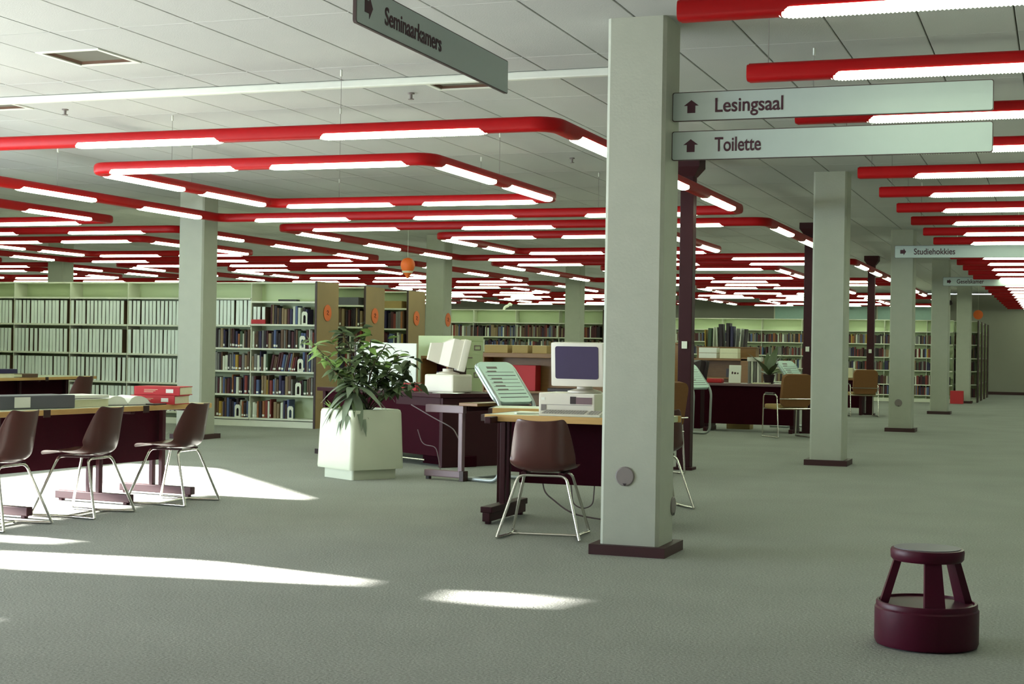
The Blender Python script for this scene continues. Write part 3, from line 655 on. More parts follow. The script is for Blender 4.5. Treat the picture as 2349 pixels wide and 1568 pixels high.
chair('brown moulded chair at the reading table, farthest of the row of three', -6.80, 10.68, 93)
chair('brown moulded chair at the reading table, middle of the row of three', -6.90, 9.62, 94)
chair('brown moulded chair at the reading table, nearest, cut by frame edge', -6.97, 8.70, 94)
chair('brown moulded chair at the rear left table by the binder shelves', -12.95, 17.75, 88)
chair('brown moulded chair mostly hidden behind the near column', -3.22, 12.35, 30)

# ------------------------------------------------------------------ upholstered armchairs
def armchair(label, loc, rz, seatm=UPH2):
    c = thing('armchair', label, 'chair', loc, rz, 'brown upholstered armchairs')
    BB(-0.25, 0.25, -0.22, 0.27, 0.43, 0.51, b=0.03, seg=3).build('seat', seatm, c, True)
    mt = Matrix.Translation((0, -0.25, 0.5)) @ Matrix.Rotation(math.radians(10), 4, 'X')
    bk = MB(); pl = [(x, z + 0.235) for x, z in rrect(0.5, 0.5, 0.09, 5)]
    bk.prism(pl, -0.035, 0.035, mt @ Matrix.Rotation(PI / 2, 4, 'X')); bk.build('backrest', UPH, c, True)
    for sg in (-1, 1):
        x = sg * 0.29
        MB().tube(fillet([(x, 0.24, 0.012), (x, 0.22, 0.66), (x, -0.22, 0.66), (x, -0.28, 0.012)], 0.07), 0.011, 8).build('leg_frame', CHROME, c, True)
        MB().tube([(x, 0.24, 0.012), (x, -0.28, 0.012)], 0.011, 8).build('floor_runner', CHROME, c, True)
        BB(x - 0.022, x + 0.022, -0.14, 0.14, 0.665, 0.69, b=0.008).build('arm_pad', BLACKP, c)
    MB().tube([(-0.29, -0.255, 0.45), (0.29, -0.255, 0.45)], 0.009, 8).build('rear_crossbar', CHROME, c, True)
    MB().tube([(-0.29, -0.315, 0.60), (0.29, -0.315, 0.60)], 0.008, 8).build('back_rail', CHROME, c, True)
    MB().tube([(-0.29, 0.2, 0.44), (0.29, 0.2, 0.44)], 0.009, 8).build('front_crossbar', CHROME, c, True)
    return c
armchair('brown upholstered armchair with chrome arms before the dark desk', (-4.0, 23.5, 0), math.radians(38))
armchair('brown upholstered armchair in the gap right of the second column', (-3.95, 32.4, 0), math.radians(20))
armchair('brown upholstered armchair seen as a sliver behind the near column', (-4.13, 15.6, 0), math.radians(60))

# ------------------------------------------------------------------ tables and desks
def tleg(parent, x, y, z, half, m=MAROON2, axis='x'):
    l = thing_part = None
    def bx(name, a0, a1, b0, b1, z0, z1, p):
        return BB(x + (a0 if axis == 'x' else b0), x + (a1 if axis == 'x' else b1), y + (b0 if axis == 'x' else a0), y + (b1 if axis == 'x' else a1), z0, z1, b=0.006).build(name, m, p)
    f = bx('foot', -half, half, -0.03, 0.03, 0.02, 0.085, parent)
    bx('upright', -0.07, -0.03, -0.022, 0.022, 0.08, z - 0.06, parent); bx('upright', 0.03, 0.07, -0.022, 0.022, 0.08, z - 0.06, parent)
    bx('top_bracket', -half, half, -0.025, 0.025, z - 0.062, z - 0.012, parent)
    for sg in (-1, 1): bx('glide', sg * (half - 0.05) - 0.02, sg * (half - 0.05) + 0.02, -0.02, 0.02, 0.0, 0.021, parent)
def rtable(label, loc, rz, wx, wy, z, legs, panel_z0, panel_off=0.0, group='wood-edged reading tables'):
    t_ = thing('reading_table', label, 'table', loc, rz, group)
    B(-wx / 2 + 0.02, wx / 2 - 0.02, -wy / 2 + 0.02, wy / 2 - 0.02, z - 0.036, z).build('tabletop', LAMINATE, t_)
    for nm, a in (('edge_strip', (-wx / 2, -wx / 2 + 0.02, -wy / 2, wy / 2)), ('edge_strip', (wx / 2 - 0.02, wx / 2, -wy / 2, wy / 2)), ('edge_strip', (-wx / 2 + .02, wx / 2 - .02, -wy / 2, -wy / 2 + 0.02)), ('edge_strip', (-wx / 2 + .02, wx / 2 - .02, wy / 2 - 0.02, wy / 2))):
        BB(*a, z - 0.04, z + 0.0005, b=0.004).build(nm, WOOD_EDGE, t_)
    for y in legs:
        tleg(t_, 0, y, z, wx / 2 - 0.03)
        for sg in (-1, 1): B(sg * (wx / 2 + 0.001) - 0.004, sg * (wx / 2 + 0.001) + 0.004, y + 0.09, y + 0.16, z - 0.055, z + 0.001).build('edge_clamp', DARKTRIM, t_)
    B(panel_off - 0.012, panel_off + 0.012, -wy / 2 + 0.12, wy / 2 - 0.12, panel_z0, z - 0.045).build('modesty_panel', MAROON, t_)
    return t_
TZ = 0.79
# table rotated a little clockwise; local y runs along its length
rtable('wood-edged reading table with three brown chairs, left foreground', (-7.386, 9.84, 0), math.radians(-5), 0.82, 3.07, TZ, (-0.61, 0.53, 1.33), 0.30)
rtable('wood-edged reading table at far left by the binder shelves', (-13.75, 16.9, 0), math.radians(2), 0.82, 4.1, TZ, (-1.2, 0.7, 1.8), 0.30)
TL = Matrix.Translation((-7.386, 9.84, 0)) @ Matrix.Rotation(math.radians(-5), 4, 'Z')
def onT(x, y): v = TL @ Vector((x, y, TZ)); return (v.x, v.y, v.z + 0.001)
# things on the near table
def volume(label, loc, rz, L, D, H, cover, group=None, spine_label=True, ct=0.006):
    v = thing('volume', label, 'book', loc, rz, group)
    B(-L / 2, L / 2, -D / 2, D / 2, 0, ct).build('cover', cover, v); B(-L / 2, L / 2, -D / 2, D / 2, H - ct, H).build('cover', cover, v)
    BB(-L / 2, L / 2, -D / 2 - 0.008, -D / 2 + 0.003, 0, H, b=0.004).build('spine', cover, v)
    B(-L / 2 + 0.006, L / 2 - 0.004, -D / 2 + 0.003, D / 2 - 0.006, ct, H - ct).build('page_block', CREAM, v)
    if spine_label:
        B(L * 0.2, L * 0.36, -D / 2 - 0.0095, -D / 2 - 0.0075, H * 0.28, H * 0.72).build('spine_label', PAPER, v)
        for q in range(3): B(-L * 0.28 , -L * 0.28 + L * (0.3 - 0.05 * q), -D / 2 - 0.009, -D / 2 - 0.0078, H * (0.62 - 0.14 * q), H * (0.66 - 0.14 * q)).build('spine_print', CREAM, v)
    return v
a5 = math.radians(85)
p = onT(0.21, 1.09); volume('lower red bound volume with white label on the near table', p, math.radians(6), 0.40, 0.27, 0.072, REDBOOK, 'red bound volumes')
p = onT(0.22, 1.12); volume('upper red bound volume with white label on the near table', (p[0], p[1], p[2] + 0.073), math.radians(10), 0.40, 0.27, 0.072, REDBOOK, 'red bound volumes')
gb = thing('grey_case', 'big dark grey case with white label at the left table edge', 'case', onT(0.12, -0.41), math.radians(75))
BB(-0.36, 0.36, -0.14, 0.14, 0, 0.10, b=0.006).build('case', GREYBOX, gb); B(-0.19, -0.05, -0.1425, -0.1395, 0.012, 0.09).build('label_plate', PAPER, gb)
p = onT(0.1, 0.18); cb = thing('cream_volume', 'thick cream book lying beside the grey case', 'book', p, math.radians(80))
B(-0.2, 0.2, -0.15, 0.15, 0.0, 0.055).build('page_block', CREAM, cb); BB(-0.21, 0.21, -0.16, 0.16, 0.055, 0.062, b=0.002).build('cover', PAPER, cb); BB(-0.19, 0.21, -0.15, 0.15, 0.066, 0.09, b=0.006).build('loose_sheaf', PAPER, cb)
def open_book(label, loc, rz):
    o = thing('open_book', label, 'book', loc, rz)
    for sg in (-1, 1):
        pts = []
        for k in range(9):
            s = k / 8; pts.append((sg * (0.005 + 0.25 * s), 0.055 * math.sin(PI * min(1, s * 1.15)) ** 0.6 * (1 - 0.25 * s) + 0.016 if k < 8 else 0.012))
        poly = [(sg * 0.005, 0.004)] + pts + [(sg * 0.255, 0.004)]
        MB().prism(poly, -0.17, 0.17, Matrix.Rotation(PI / 2, 4, 'X')).build('page_block', PAPER, o)
    BB(-0.27, 0.27, -0.18, 0.18, 0, 0.004, b=0.0015).build('cover', BLACKP, o)
open_book('thick white open book lying on the near table', onT(0.13, 0.67), math.radians(60))
bpy.data.objects['open_book'].scale = (0.88, 0.88, 1.15)
tag(BB(-0.045, 0.045, -0.09, 0.09, 0, 0.012, b=0.004).build('dark_notebook', BLACKP), 'thin dark notebook between open book and red volumes', 'notebook').location = onT(0.36, 0.84)
for k, (dx, dy, m, lab) in enumerate(((0.2, 0.2, CREAM, 'lowest pale book of the small stack on the rear left table'), (0.2, 0.22, BOOKC['navy'], 'upper blue-grey book of the small stack on the rear left table'))):
    volume(lab, (-13.5 + 0.02 * k, 16.75 + 0.05 * k, TZ + 0.001 + 0.06 * k), math.radians(80), 0.5, 0.25, 0.058, m, None, False)
volume('brown book lying alone on the rear left table', (-13.45, 17.35, TZ + 0.001), math.radians(85), 0.3, 0.2, 0.05, BOOKC['brown'], None, False)

# computer desk beside the near column
DZ = 0.805
d1 = thing('computer_desk', 'wood-edged computer desk with dark panel beside the near column', 'desk', (-3.36, 10.98, 0))
B(-0.68, 0.60, -0.36, 0.36, DZ - 0.045, DZ).build('desktop', LAMINATE, d1)
BB(-0.70, 0.62, -0.385, -0.36, DZ - 0.05, DZ + 0.001, b=0.005).build('edge_strip', WOOD_EDGE, d1); BB(-0.70, 0.62, 0.36, 0.385, DZ - 0.05, DZ + 0.001, b=0.005).build('edge_strip', WOOD_EDGE, d1)
B(-0.73, -0.70, -0.38, 0.38, DZ - 0.05, DZ - 0.002).build('end_cap', DARKTRIM, d1)
for x in (-0.62, 0.50): tleg(d1, x, -0.13, DZ, 0.40, axis='y')
for x in (-0.62, 0.50): BB(x - 0.045, x + 0.045, -0.53, 0.27, 0.085, 0.13, b=0.005).build('foot_cover', MAROON2, d1)
B(-0.56, 0.44, 0.02, 0.045, 0.27, DZ - 0.06).build('modesty_panel', MAROON, d1)
cp = thing('computer_unit', 'beige desktop computer unit under the monitor by the column', 'computer', (-3.50, 11.05, DZ + 0.001))
BB(-0.22, 0.22, -0.2, 0.2, 0, 0.165, b=0.008).build('case', BEIGE, cp)
B(0.07, 0.2, -0.204, -0.199, 0.085, 0.135).build('drive_bay', FRAME_GREY, cp); B(0.03, 0.075, -0.205, -0.199, 0.085, 0.14).build('drive_bay', BLACKP, cp)
B(-0.2, -0.17, -0.203, -0.199, 0.11, 0.13).build('badge', PAPER, cp); B(-0.2, -0.16, -0.203, -0.199, 0.03, 0.075).build('badge', GREYDISC, cp); B(-0.2, 0.2, -0.202, -0.199, 0.075, 0.078).build('seam', GREYDISC, cp)
def monitor(label, loc, rz, w=0.42, h=0.33, tilt=-4, dark=SCREEN, body=BEIGE):
    m_ = thing('crt_monitor', label, 'monitor', loc, rz, 'computer monitors')
    MB().lathe([(0.13, 0), (0.13, 0.012), (0.06, 0.03), (0.06, 0.06)], 20).build('swivel_foot', body, m_, True)
    T = Matrix.Translation((0, 0, 0.06)) @ Matrix.Rotation(math.radians(tilt), 4, 'X')
    BB(-w / 2, w / 2, -0.17, -0.09, 0, h, b=0.014, mtx=T).build('bezel', body, m_, True)
    a, b = w / 2 - 0.02, w / 2 - 0.11
    vs = []
    for (hw, y, z0, z1) in ((a, -0.09, 0.02, h - 0.02), (a, 0.02, 0.02, h - 0.02), (b, 0.12, 0.03, h - 0.09), (b - 0.01, 0.25, 0.05, h - 0.12)): vs += [(-hw, y, z0), (hw, y, z0), (hw, y, z1), (-hw, y, z1)]
    fs = [(k * 4 + i, k * 4 + (i + 1) % 4, (k + 1) * 4 + (i + 1) % 4, (k + 1) * 4 + i) for k in range(3) for i in range(4)] + [(3, 2, 1, 0), (12, 13, 14, 15)]
    MB().add(vs, fs, T).build('rear_housing', body, m_)
    pl = [(x, z + h / 2 + 0.015) for x, z in rrect(w - 0.075, h - 0.085, 0.016, 3)]
    MB().prism(pl, 0.168, 0.173, T @ Matrix.Rotation(PI / 2, 4, 'X')).build('screen', dark, m_)
    B(-0.05, 0.05, -0.174, -0.17, 0.022, 0.028, mtx=None).build('maker_strip', GREYDISC, m_) if False else None
    return m_
monitor('beige computer monitor with dark screen, half hidden by the near column', (-3.42, 11.05, DZ + 0.168), math.radians(-3), tilt=4)
kb = thing('keyboard', 'beige keyboard in front of the computer by the column', 'keyboard', (-3.42, 10.74, DZ + 0.001), math.radians(4))
MB().add([(-.23, -.09, 0), (.23, -.09, 0), (.23, .09, 0), (-.23, .09, 0), (-.23, -.09, .014), (.23, -.09, .014), (.23, .09, .036), (-.23, .09, .036)], [(3, 2, 1, 0), (4, 5, 6, 7), (0, 1, 5, 4), (1, 2, 6, 5), (2, 3, 7, 6), (3, 0, 4, 7)]).build('case', BEIGE, kb)
KEY = MB().add([(-.009, -.009, 0), (.009, -.009, 0), (.009, .009, 0), (-.009, .009, 0), (-.007, -.007, .009), (.007, -.007, .009), (.007, .007, .009), (-.007, .007, .009)], [(4, 5, 6, 7), (0, 1, 5, 4), (1, 2, 6, 5), (2, 3, 7, 6), (3, 0, 4, 7)]).mesh('key', mat('grey_keys', (164, 156, 148), 0.6))
for r in range(5):
    for q in range(20):
        if q in (15,): continue
        obj('key', KEY, kb, (-0.205 + q * 0.0215, -0.062 + r * 0.03, 0.0168 + r * 0.0037))
tag(BB(-0.02, 0.02, -0.13, 0.13, 0, 0.012, b=0.004).build('white_ruler_tray', PAPER), 'narrow white tray lying left of the keyboard', 'tray').location = (-3.80, 10.88, DZ + 0.001)
bpy.data.objects['white_ruler_tray'].rotation_euler = (0, 0, math.radians(-38))
cbl = MB().tube(fillet([(-3.75, 11.05, 0.30), (-3.72, 11.02, 0.20), (-3.5, 11.0, 0.05), (-3.25, 11.05, 0.012), (-3.0, 11.05, 0.012)], 0.1), 0.006, 6).build('desk_cable', CABLE, None, True); tag(cbl, 'dark cable sagging to the floor under the computer desk', 'cable')
cbl = MB().tube(fillet([(-3.52, 11.05, 0.30), (-3.50, 11.05, 0.12), (-3.42, 11.05, 0.085), (-3.34, 11.05, 0.12), (-3.33, 11.06, 0.30)], 0.06), 0.005, 6).build('desk_cable', CABLE, None, True); tag(cbl, 'dark cable loop hanging under the computer desk', 'cable')
# side table behind it
t2 = thing('side_table', 'small wood-edged table between computer desk and slanted lectern', 'table', (-4.02, 12.16, 0), math.radians(14))
B(-0.5, 0.5, -0.28, 0.28, DZ - 0.04, DZ).build('tabletop', LAMINATE, t2); BB(-0.5, 0.5, -0.30, -0.28, DZ - 0.045, DZ + .001, b=0.004).build('edge_strip', WOOD_EDGE, t2)
for sx in (-1, 1):
    for sy in (-1, 1): BB(sx * 0.44 - 0.02, sx * 0.44 + 0.02, sy * 0.22 - 0.02, sy * 0.22 + 0.02, 0, DZ - 0.04, b=0.004).build('leg', MAROON2, t2)
B(-0.535, -0.50, -0.30, 0.28, DZ - 0.05, DZ - 0.002).build('end_cap', DARKTRIM, t2)
# return desk with C-shaped end frame
d3 = thing('return_desk', 'low dark desk with grey C-shaped end frame right of the planter', 'desk', (-5.47, 13.72, 0), math.radians(-14))
BB(-0.45, 0.03, -0.035, 0.035, 0.03, 0.095, b=0.008).build('foot', FRAME_GREY, d3); BB(-0.05, 0.0, -0.025, 0.025, 0.09, 0.68, b=0.006).build('upright', FRAME_GREY, d3)
BB(-0.45, 0.01, -0.03, 0.03, 0.66, 0.735, b=0.005).build('top_beam', FRAME_GREY, d3)
B(-0.02, 0.72, 0.70, 0.73, 0.06, 0.735).build('modesty_panel', MAROON, d3); BB(-0.02, 0.20, -0.06, 0.73, 0.735, 0.765, b=0.004).build('desktop', WOOD, d3)
BB(-0.01, 0.03, 0.03, 0.70, 0.68, 0.735, b=0.004).build('side_rail', MAROON2, d3)
BB(-0.02, 0.03, -0.04, 0.04, 0.0, 0.10, b=0.004).build('foot_block', DARKTRIM, d3); BB(-0.44, -0.40, -0.02, 0.02, 0.0, 0.031, b=0.003).build('glide', BLACKP, d3)

# slanted lecterns with tubular stands
def lectern(label, loc, rz, s=1.0):
    l = thing('lectern', label, 'lectern', loc, rz, 'pale slanted index lecterns'); l.scale = (s, s, s)
    T = Matrix.Translation((0, 0.145, 0.965)) @ Matrix.Rotation(math.radians(50), 4, 'X')
    bd = MB().prism(rrect(0.54, 0.50, 0.09, 6), -0.012, 0.012, T).build('board', LECT, l)
    MB().prism(rrect(0.56, 0.52, 0.10, 6), -0.03, -0.0125, T).build('backing', STEELTUBE, l)
    for k in range(8):
        yy = 0.12 - 0.045 * k
        B(-0.20, 0.21, yy, yy + (0.008 if k in (1, 6, 7) else 0.004), 0.012, 0.0135, T).build('rule_line', GREYBOX, bd)
        if k in (0, 2, 3, 4, 5): B(-0.17, -0.04 + 0.01 * (k % 3), yy + 0.002, yy + 0.018, 0.012, 0.0134, T).build('print_block', GREYDISC, bd)
    B(-0.15, 0.0, 0.165, 0.19, 0.012, 0.0134, T).build('print_block', GREYDISC, bd)
    for sx in (-0.25, 0.25):
        MB().tube(fillet([(sx, 0.42, 0.022), (sx, -0.03, 0.022), (sx, -0.05, 0.74), (sx, 0.29, 1.125)], 0.12, 7), 0.020, 10).build('side_tube', STEELTUBE, l, True)
    MB().tube([(-0.25, 0.40, 0.022), (0.25, 0.40, 0.022)], 0.016, 8).build('foot_bar', STEELTUBE, l, True)
    return l
LR_ = math.radians(68.6)
lectern('pale slanted index lectern behind the computer desk', (-5.0, 13.88, 0), LR_)
lectern('pale slanted index lectern behind the dark post', (-5.30, 23.2, 0), LR_, 0.95)
lectern('pale slanted index lectern behind the brown armchair', (-4.32, 26.6, 0), LR_)

# planter with plants
pt = thing('planter', 'white square planter with rounded edges on a recessed plinth', 'planter', (-6.52, 13.60, 0), math.radians(-31))
vs = []; n = 28
def psec(h, r, z): return [(x, y, z) for x, y in rrect(2 * h, 2 * h, r, 6)]
secs = [psec(0.315, 0.05, 0.10), psec(0.318, 0.05, 0.12), psec(0.300, 0.05, 0.645), psec(0.293, 0.05, 0.672), psec(0.275, 0.045, 0.682), psec(0.255, 0.04, 0.672), psec(0.25, 0.04, 0.60)]
for s_ in secs: vs += s_
n = len(secs[0]); fs = [(k * n + i, k * n + (i + 1) % n, (k + 1) * n + (i + 1) % n, (k + 1) * n + i) for k in range(len(secs) - 1) for i in range(n)] + [tuple(range(n - 1, -1, -1))]
MB().add(vs, fs).build('pot', PLANTERM, pt, True)
MB().prism(rrect(0.52, 0.52, 0.03, 4), 0, 0.10).build('plinth', PLANTERM, pt)
MB().prism(rrect(0.5, 0.5, 0.04, 4), 0.58, 0.62).build('soil', SOIL, pt)
def leaf_mesh(name, m, L, w, droop, n=6, fold=0.25):
    vs = []; fs = []
    for k in range(n + 1):
        s = k / n; hw = w * math.sin(PI * s ** 0.8) ** 0.9 if 0 < k < n else 0.002; z = -droop * s * s
        vs += [(-hw, s * L, z + fold * hw), (0, s * L, z), (hw, s * L, z + fold * hw)]
    for k in range(n):
        a = k * 3; fs += [(a, a + 1, a + 4, a + 3), (a + 1, a + 2, a + 5, a + 4)]
    return MB().add(vs, fs).mesh(name, m, True)
LF1 = leaf_mesh('leaf', LEAF1, 0.11, 0.024, 0.02); LF2 = leaf_mesh('leaf', LEAF2, 0.11, 0.025, 0.03); LF3 = leaf_mesh('leaf', LEAF3, 0.36, 0.046, 0.24, 8, 0.15); LF4 = leaf_mesh('leaf', LEAF2, 0.26, 0.024, 0.12, 8, 0.15)
fic = thing('leafy_shrub', 'leafy branching green shrub growing in the white planter', 'plant', (-6.50, 13.62, 0.62))
random.seed(21)
def branch(parent, p0, p1, m=STEM, r=0.006):
    a, b = Vector(p0), Vector(p1); mid = (a + b) / 2 + Vector((random.uniform(-.03, .03), random.uniform(-.03, .03), 0.05))
    return MB().tube([a, a * .5 + mid * .5, mid, b * .5 + mid * .5 + Vector((0, 0, .01)), b], r, 6).build('branch', m, parent, True)
ends = []
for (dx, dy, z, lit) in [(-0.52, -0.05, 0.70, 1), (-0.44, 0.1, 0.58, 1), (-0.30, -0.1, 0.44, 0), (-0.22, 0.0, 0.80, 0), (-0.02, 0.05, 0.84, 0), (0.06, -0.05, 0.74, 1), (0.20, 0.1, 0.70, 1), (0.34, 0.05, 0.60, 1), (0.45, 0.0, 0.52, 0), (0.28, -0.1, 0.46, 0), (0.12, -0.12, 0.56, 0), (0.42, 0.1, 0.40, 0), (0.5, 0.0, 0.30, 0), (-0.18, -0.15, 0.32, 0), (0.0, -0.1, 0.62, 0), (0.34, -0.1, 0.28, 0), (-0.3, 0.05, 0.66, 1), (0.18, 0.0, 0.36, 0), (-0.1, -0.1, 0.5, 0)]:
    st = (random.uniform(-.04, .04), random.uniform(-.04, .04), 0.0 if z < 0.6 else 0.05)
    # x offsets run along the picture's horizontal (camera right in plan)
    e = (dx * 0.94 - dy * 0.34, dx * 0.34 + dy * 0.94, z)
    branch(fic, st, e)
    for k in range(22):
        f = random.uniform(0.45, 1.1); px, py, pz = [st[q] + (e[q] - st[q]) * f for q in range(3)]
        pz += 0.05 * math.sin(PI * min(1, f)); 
        obj('leaf', LF1 if (lit and random.random() < 0.8) else LF2, fic, (px, py, pz), (random.uniform(-0.7, 0.5), random.uniform(-0.6, 0.6), random.uniform(0, 2 * PI)), [random.uniform(0.9, 1.5)] * 3)  # lit branches take the lighter green: light put into leaf colour
drc = thing('drooping_plant', 'grey-green plant with long drooping leaves over the planter rim', 'plant', (-6.49, 13.38, 0.62))
MB().tube([(0, 0, 0), (0.0, 0.0, 0.30)], 0.014, 8).build('stem', STEM, drc, True)
for k in range(38):
    a = k * 2.4; z = 0.10 + 0.24 * (k / 38)
    obj('leaf', LF3 if k % 3 else LF4, drc, (0.012 * math.cos(a), 0.012 * math.sin(a), z), (random.uniform(-0.75, -0.2) if k < 22 else random.uniform(-0.1, 0.4), 0, a), [random.uniform(0.8, 1.1)] * 3)
fern = thing('low_fern', 'small light green fern at the left rim of the planter', 'plant', (-6.80, 13.62, 0.62))
for k in range(22):
    a = random.uniform(0, 2 * PI); obj('frond', LF1, fern, (0.05 * math.cos(a), 0.05 * math.sin(a), 0), (random.uniform(0.5, 1.2), 0, a), (0.6, 1.5, 1))

# ------------------------------------------------------------------ service desk behind the planter (turned)
RA = math.radians(-31)
u = Vector((math.cos(RA), math.sin(RA), 0)); nv = Vector((-math.sin(RA), math.cos(RA), 0))
sd = thing('service_desk', 'long dark maroon service desk behind the planter', 'desk', (-6.28, 15.05, 0), RA)
BB(-2.5, 0, 0, 1.0, 0.755, 0.80, b=0.006).build('desktop', MAROON2, sd); B(-2.35, -0.05, 0.06, 0.085, 0.12, 0.755).build('front_panel', MAROON, sd)
B(-0.9, -0.05, 0.05, 0.062, 0.66, 0.755).build('apron', MAROON2, sd)
for x in (-2.42, -0.05): BB(x - 0.03, x + 0.03, 0.05, 0.97, 0.0, 0.755, b=0.008).build('end_frame', MAROON2, sd)
BB(-2.50, -2.38, -0.02, 0.10, 0, 0.06, b=0.006).build('foot', BLACKP, sd); BB(-0.72, 0.02, 0.3, 0.5, 0.0, 0.12, b=0.01).build('cable_box', MAROON, sd)
MB().tube([(-1.3, 0.1, 0.06), (-0.4, 0.1, 0.06)], 0.012, 8).build('cable_tray', CHROME, sd, True)
def onS(x, y, z=0.801): v = Vector((-6.28, 15.05, 0)) + u * x + nv * y; return (v.x, v.y, z)
pc = thing('computer_unit', 'beige computer base on the service desk behind the shrub', 'computer', onS(-0.42, 0.42), math.radians(-10)); BB(-0.19, 0.19, -0.2, 0.2, 0, 0.2, b=0.02).build('case', BEIGE, pc)
monitor('beige computer monitor seen from its back on the service desk', onS(-0.46, 0.44, 1.002), math.radians(118), w=0.43, h=0.36, tilt=12)
sc_ = thing('desk_screen', 'white upright screen panel standing on the service desk', 'screen', (-7.70, 16.72, 0.801), math.radians(-8))
BB(-0.42, 0.02, -0.012, 0.012, 0.0, 0.545, b=0.004).build('panel', WHITE, sc_); BB(0.024, 0.44, -0.012, 0.012, 0.0, 0.54, b=0.004).build('panel', WHITE, sc_)
BB(-0.44, -0.422, -0.02, 0.02, 0.0, 0.55, b=0.003).build('side_post', DARKTRIM, sc_)
tag(BB(-0.15, 0.15, -0.1, 0.1, 0, 0.006, b=0.002).build('paper_sheets', PAPER), 'white papers lying at the right end of the service desk', 'papers').location = onS(-0.12, 0.2)
rb = tag(BB(-0.12, 0.12, -0.09, 0.09, 0, 0.09, b=0.006).build('red_tray', REDBOOK), 'dark red tray half hidden behind the shrub leaves', 'tray'); rb.location = onS(-1.0, 0.3)
cbl = MB().tube(fillet([(-6.55, 14.9, 0.68), (-6.2, 14.72, 0.55), (-5.9, 14.5, 0.47), (-5.55, 13.85, 0.36)], 0.2), 0.006, 6).build('loose_cable', CABLE, None, True); tag(cbl, 'thin grey cable hanging between planter and desk frame', 'cable')
cbl = MB().tube(fillet([(-6.45, 14.85, 0.42), (-6.35, 14.75, 0.27), (-6.15, 14.65, 0.26), (-6.08, 14.55, 0.15), (-5.9, 14.2, 0.008)], 0.08), 0.005, 6).build('loose_cable', CABLE, None, True); tag(cbl, 'thin dark cable trailing to the floor beside the planter', 'cable')
# filing cabinet (turned the same way) and small bookcase in front of it
fc = thing('filing_cabinet', 'pale green steel filing cabinet with drawers behind the service desk', 'cabinet', (-6.90, 16.91, 0), RA)
BB(-0.72, 0, 0, 0.46, 0.0, 1.44, b=0.006).build('body', CABM, fc)
B(0.0, 0.004, 0.0, 0.46, 1.38, 1.44).build('top_rim', CABM, fc)
for k in range(4):
    z0 = 0.06 + 0.33 * k; dr = BB(0.001, 0.016, 0.012, 0.448, z0, z0 + 0.318, b=0.004).build('drawer', CABM, fc)
    MB().tube(fillet([(0.015, 0.15, z0 + 0.13), (0.035, 0.16, z0 + 0.13), (0.035, 0.27, z0 + 0.13), (0.015, 0.28, z0 + 0.13)], 0.01, 3), 0.006, 6).build('handle', FRAME_GREY, dr, True)
    lh = MB(); w_, h_ = 0.05, 0.03; yc, zc = 0.36, z0 + 0.25
    P4 = [(-1, -1), (1, -1), (1, 1), (-1, 1)]
    vs = [(0.0165, yc + a * w_, zc + b * h_) for a, b in P4] + [(0.0165, yc + a * (w_ - .01), zc + b * (h_ - .01)) for a, b in P4]; vs += [(0.02, q[1], q[2]) for q in vs]
    fs = []
    for i in range(4):
        j = (i + 1) % 4; fs += [(8 + i, 8 + j, 12 + j, 12 + i), (i, 8 + i, 8 + j, j) if False else (i, j, 8 + j, 8 + i), (4 + i, 12 + i, 12 + j, 4 + j), (i, 4 + i, 4 + j, j)]
    lh.add(vs, fs).build('label_holder', FRAME_GREY, dr)
sb_ = thing('low_bookcase', 'small brown wooden bookcase left of the filing cabinet', 'bookcase', (-6.663, 16.761, 0), RA)
BB(-0.6, 0, -0.24, 0, 1.16, 1.195, b=0.004).build('top_board', WOOD, sb_); BB(-0.035, 0, -0.24, 0, 0, 1.16, b=0.004).build('side', DARKTRIM, sb_); BB(-0.6, -0.565, -0.24, 0, 0, 1.16, b=0.004).build('side', WOOD, sb_)
B(-0.565, -0.035, -0.02, 0.0, 0.02, 1.16).build('back_panel', MAROON, sb_); BB(-0.07, -0.036, -0.245, -0.22, 0, 1.158, b=0.003).build('face_post', WOOD, sb_)
for z in (0.05, 0.42, 0.79): BB(-0.565, -0.035, -0.22, -0.02, z - 0.02, z, b=0.003).build('shelf', WOOD, sb_)
for k, (cn, w_) in enumerate((('navy', .03), ('grey', .025), ('red', .03), ('maroon', .04), ('maroon', .04))):
    o = obj('book', UB, None, tuple(Vector((-6.663, 16.761, 0.791)) + u * (-0.30 + 0.045 * k) + nv * -0.21), (0, 0, RA), (w_, 0.17, 0.22)); setmat(o, BOOKC[cn]); tag(o, '%s book, %s in the small wooden bookcase by the cabinet' % (cn, ordn(k)), 'book', 'books in the small wooden bookcase')
# wooden counter with card boxes
wc = thing('wooden_counter', 'brown wooden counter shelf right of the filing cabinet', 'counter', (-6.75, 20.6, 0))
BB(-1.2, 1.3, 0, 0.42, 1.17, 1.235, b=0.006).build('top_board', WOOD, wc); BB(-1.2, -1.165, 0.01, 0.42, 0, 1.17, b=0.004).build('side', WOOD, wc); BB(1.265, 1.3, 0.01, 0.42, 0, 1.17, b=0.004).build('side', WOOD, wc)
B(-1.165, 1.265, 0.39, 0.41, 0.02, 1.17).build('back_panel', WOOD, wc); BB(-1.165, 1.265, 0.02, 0.39, 0.66, 0.69, b=0.003).build('shelf', WOOD, wc)
for k, (x, w_) in enumerate(((-1.0, 0.36), (-0.63, 0.24), (-0.33, 0.22))):
    bx_ = thing('card_box', '%s beige card box on the wooden counter, from left' % ORD[k], 'box', (-6.75 + x, 20.65, 1.236), 0, 'beige card boxes on the counter'); BB(-w_ / 2, w_ / 2, 0, 0.25, 0, 0.11, b=0.004).build('box', CARDB, bx_)
    B(-w_ / 2 + 0.01, w_ / 2 - 0.01, 0.01, 0.24, 0.1105, 0.114).build('card_tops', CREAM, bx_)
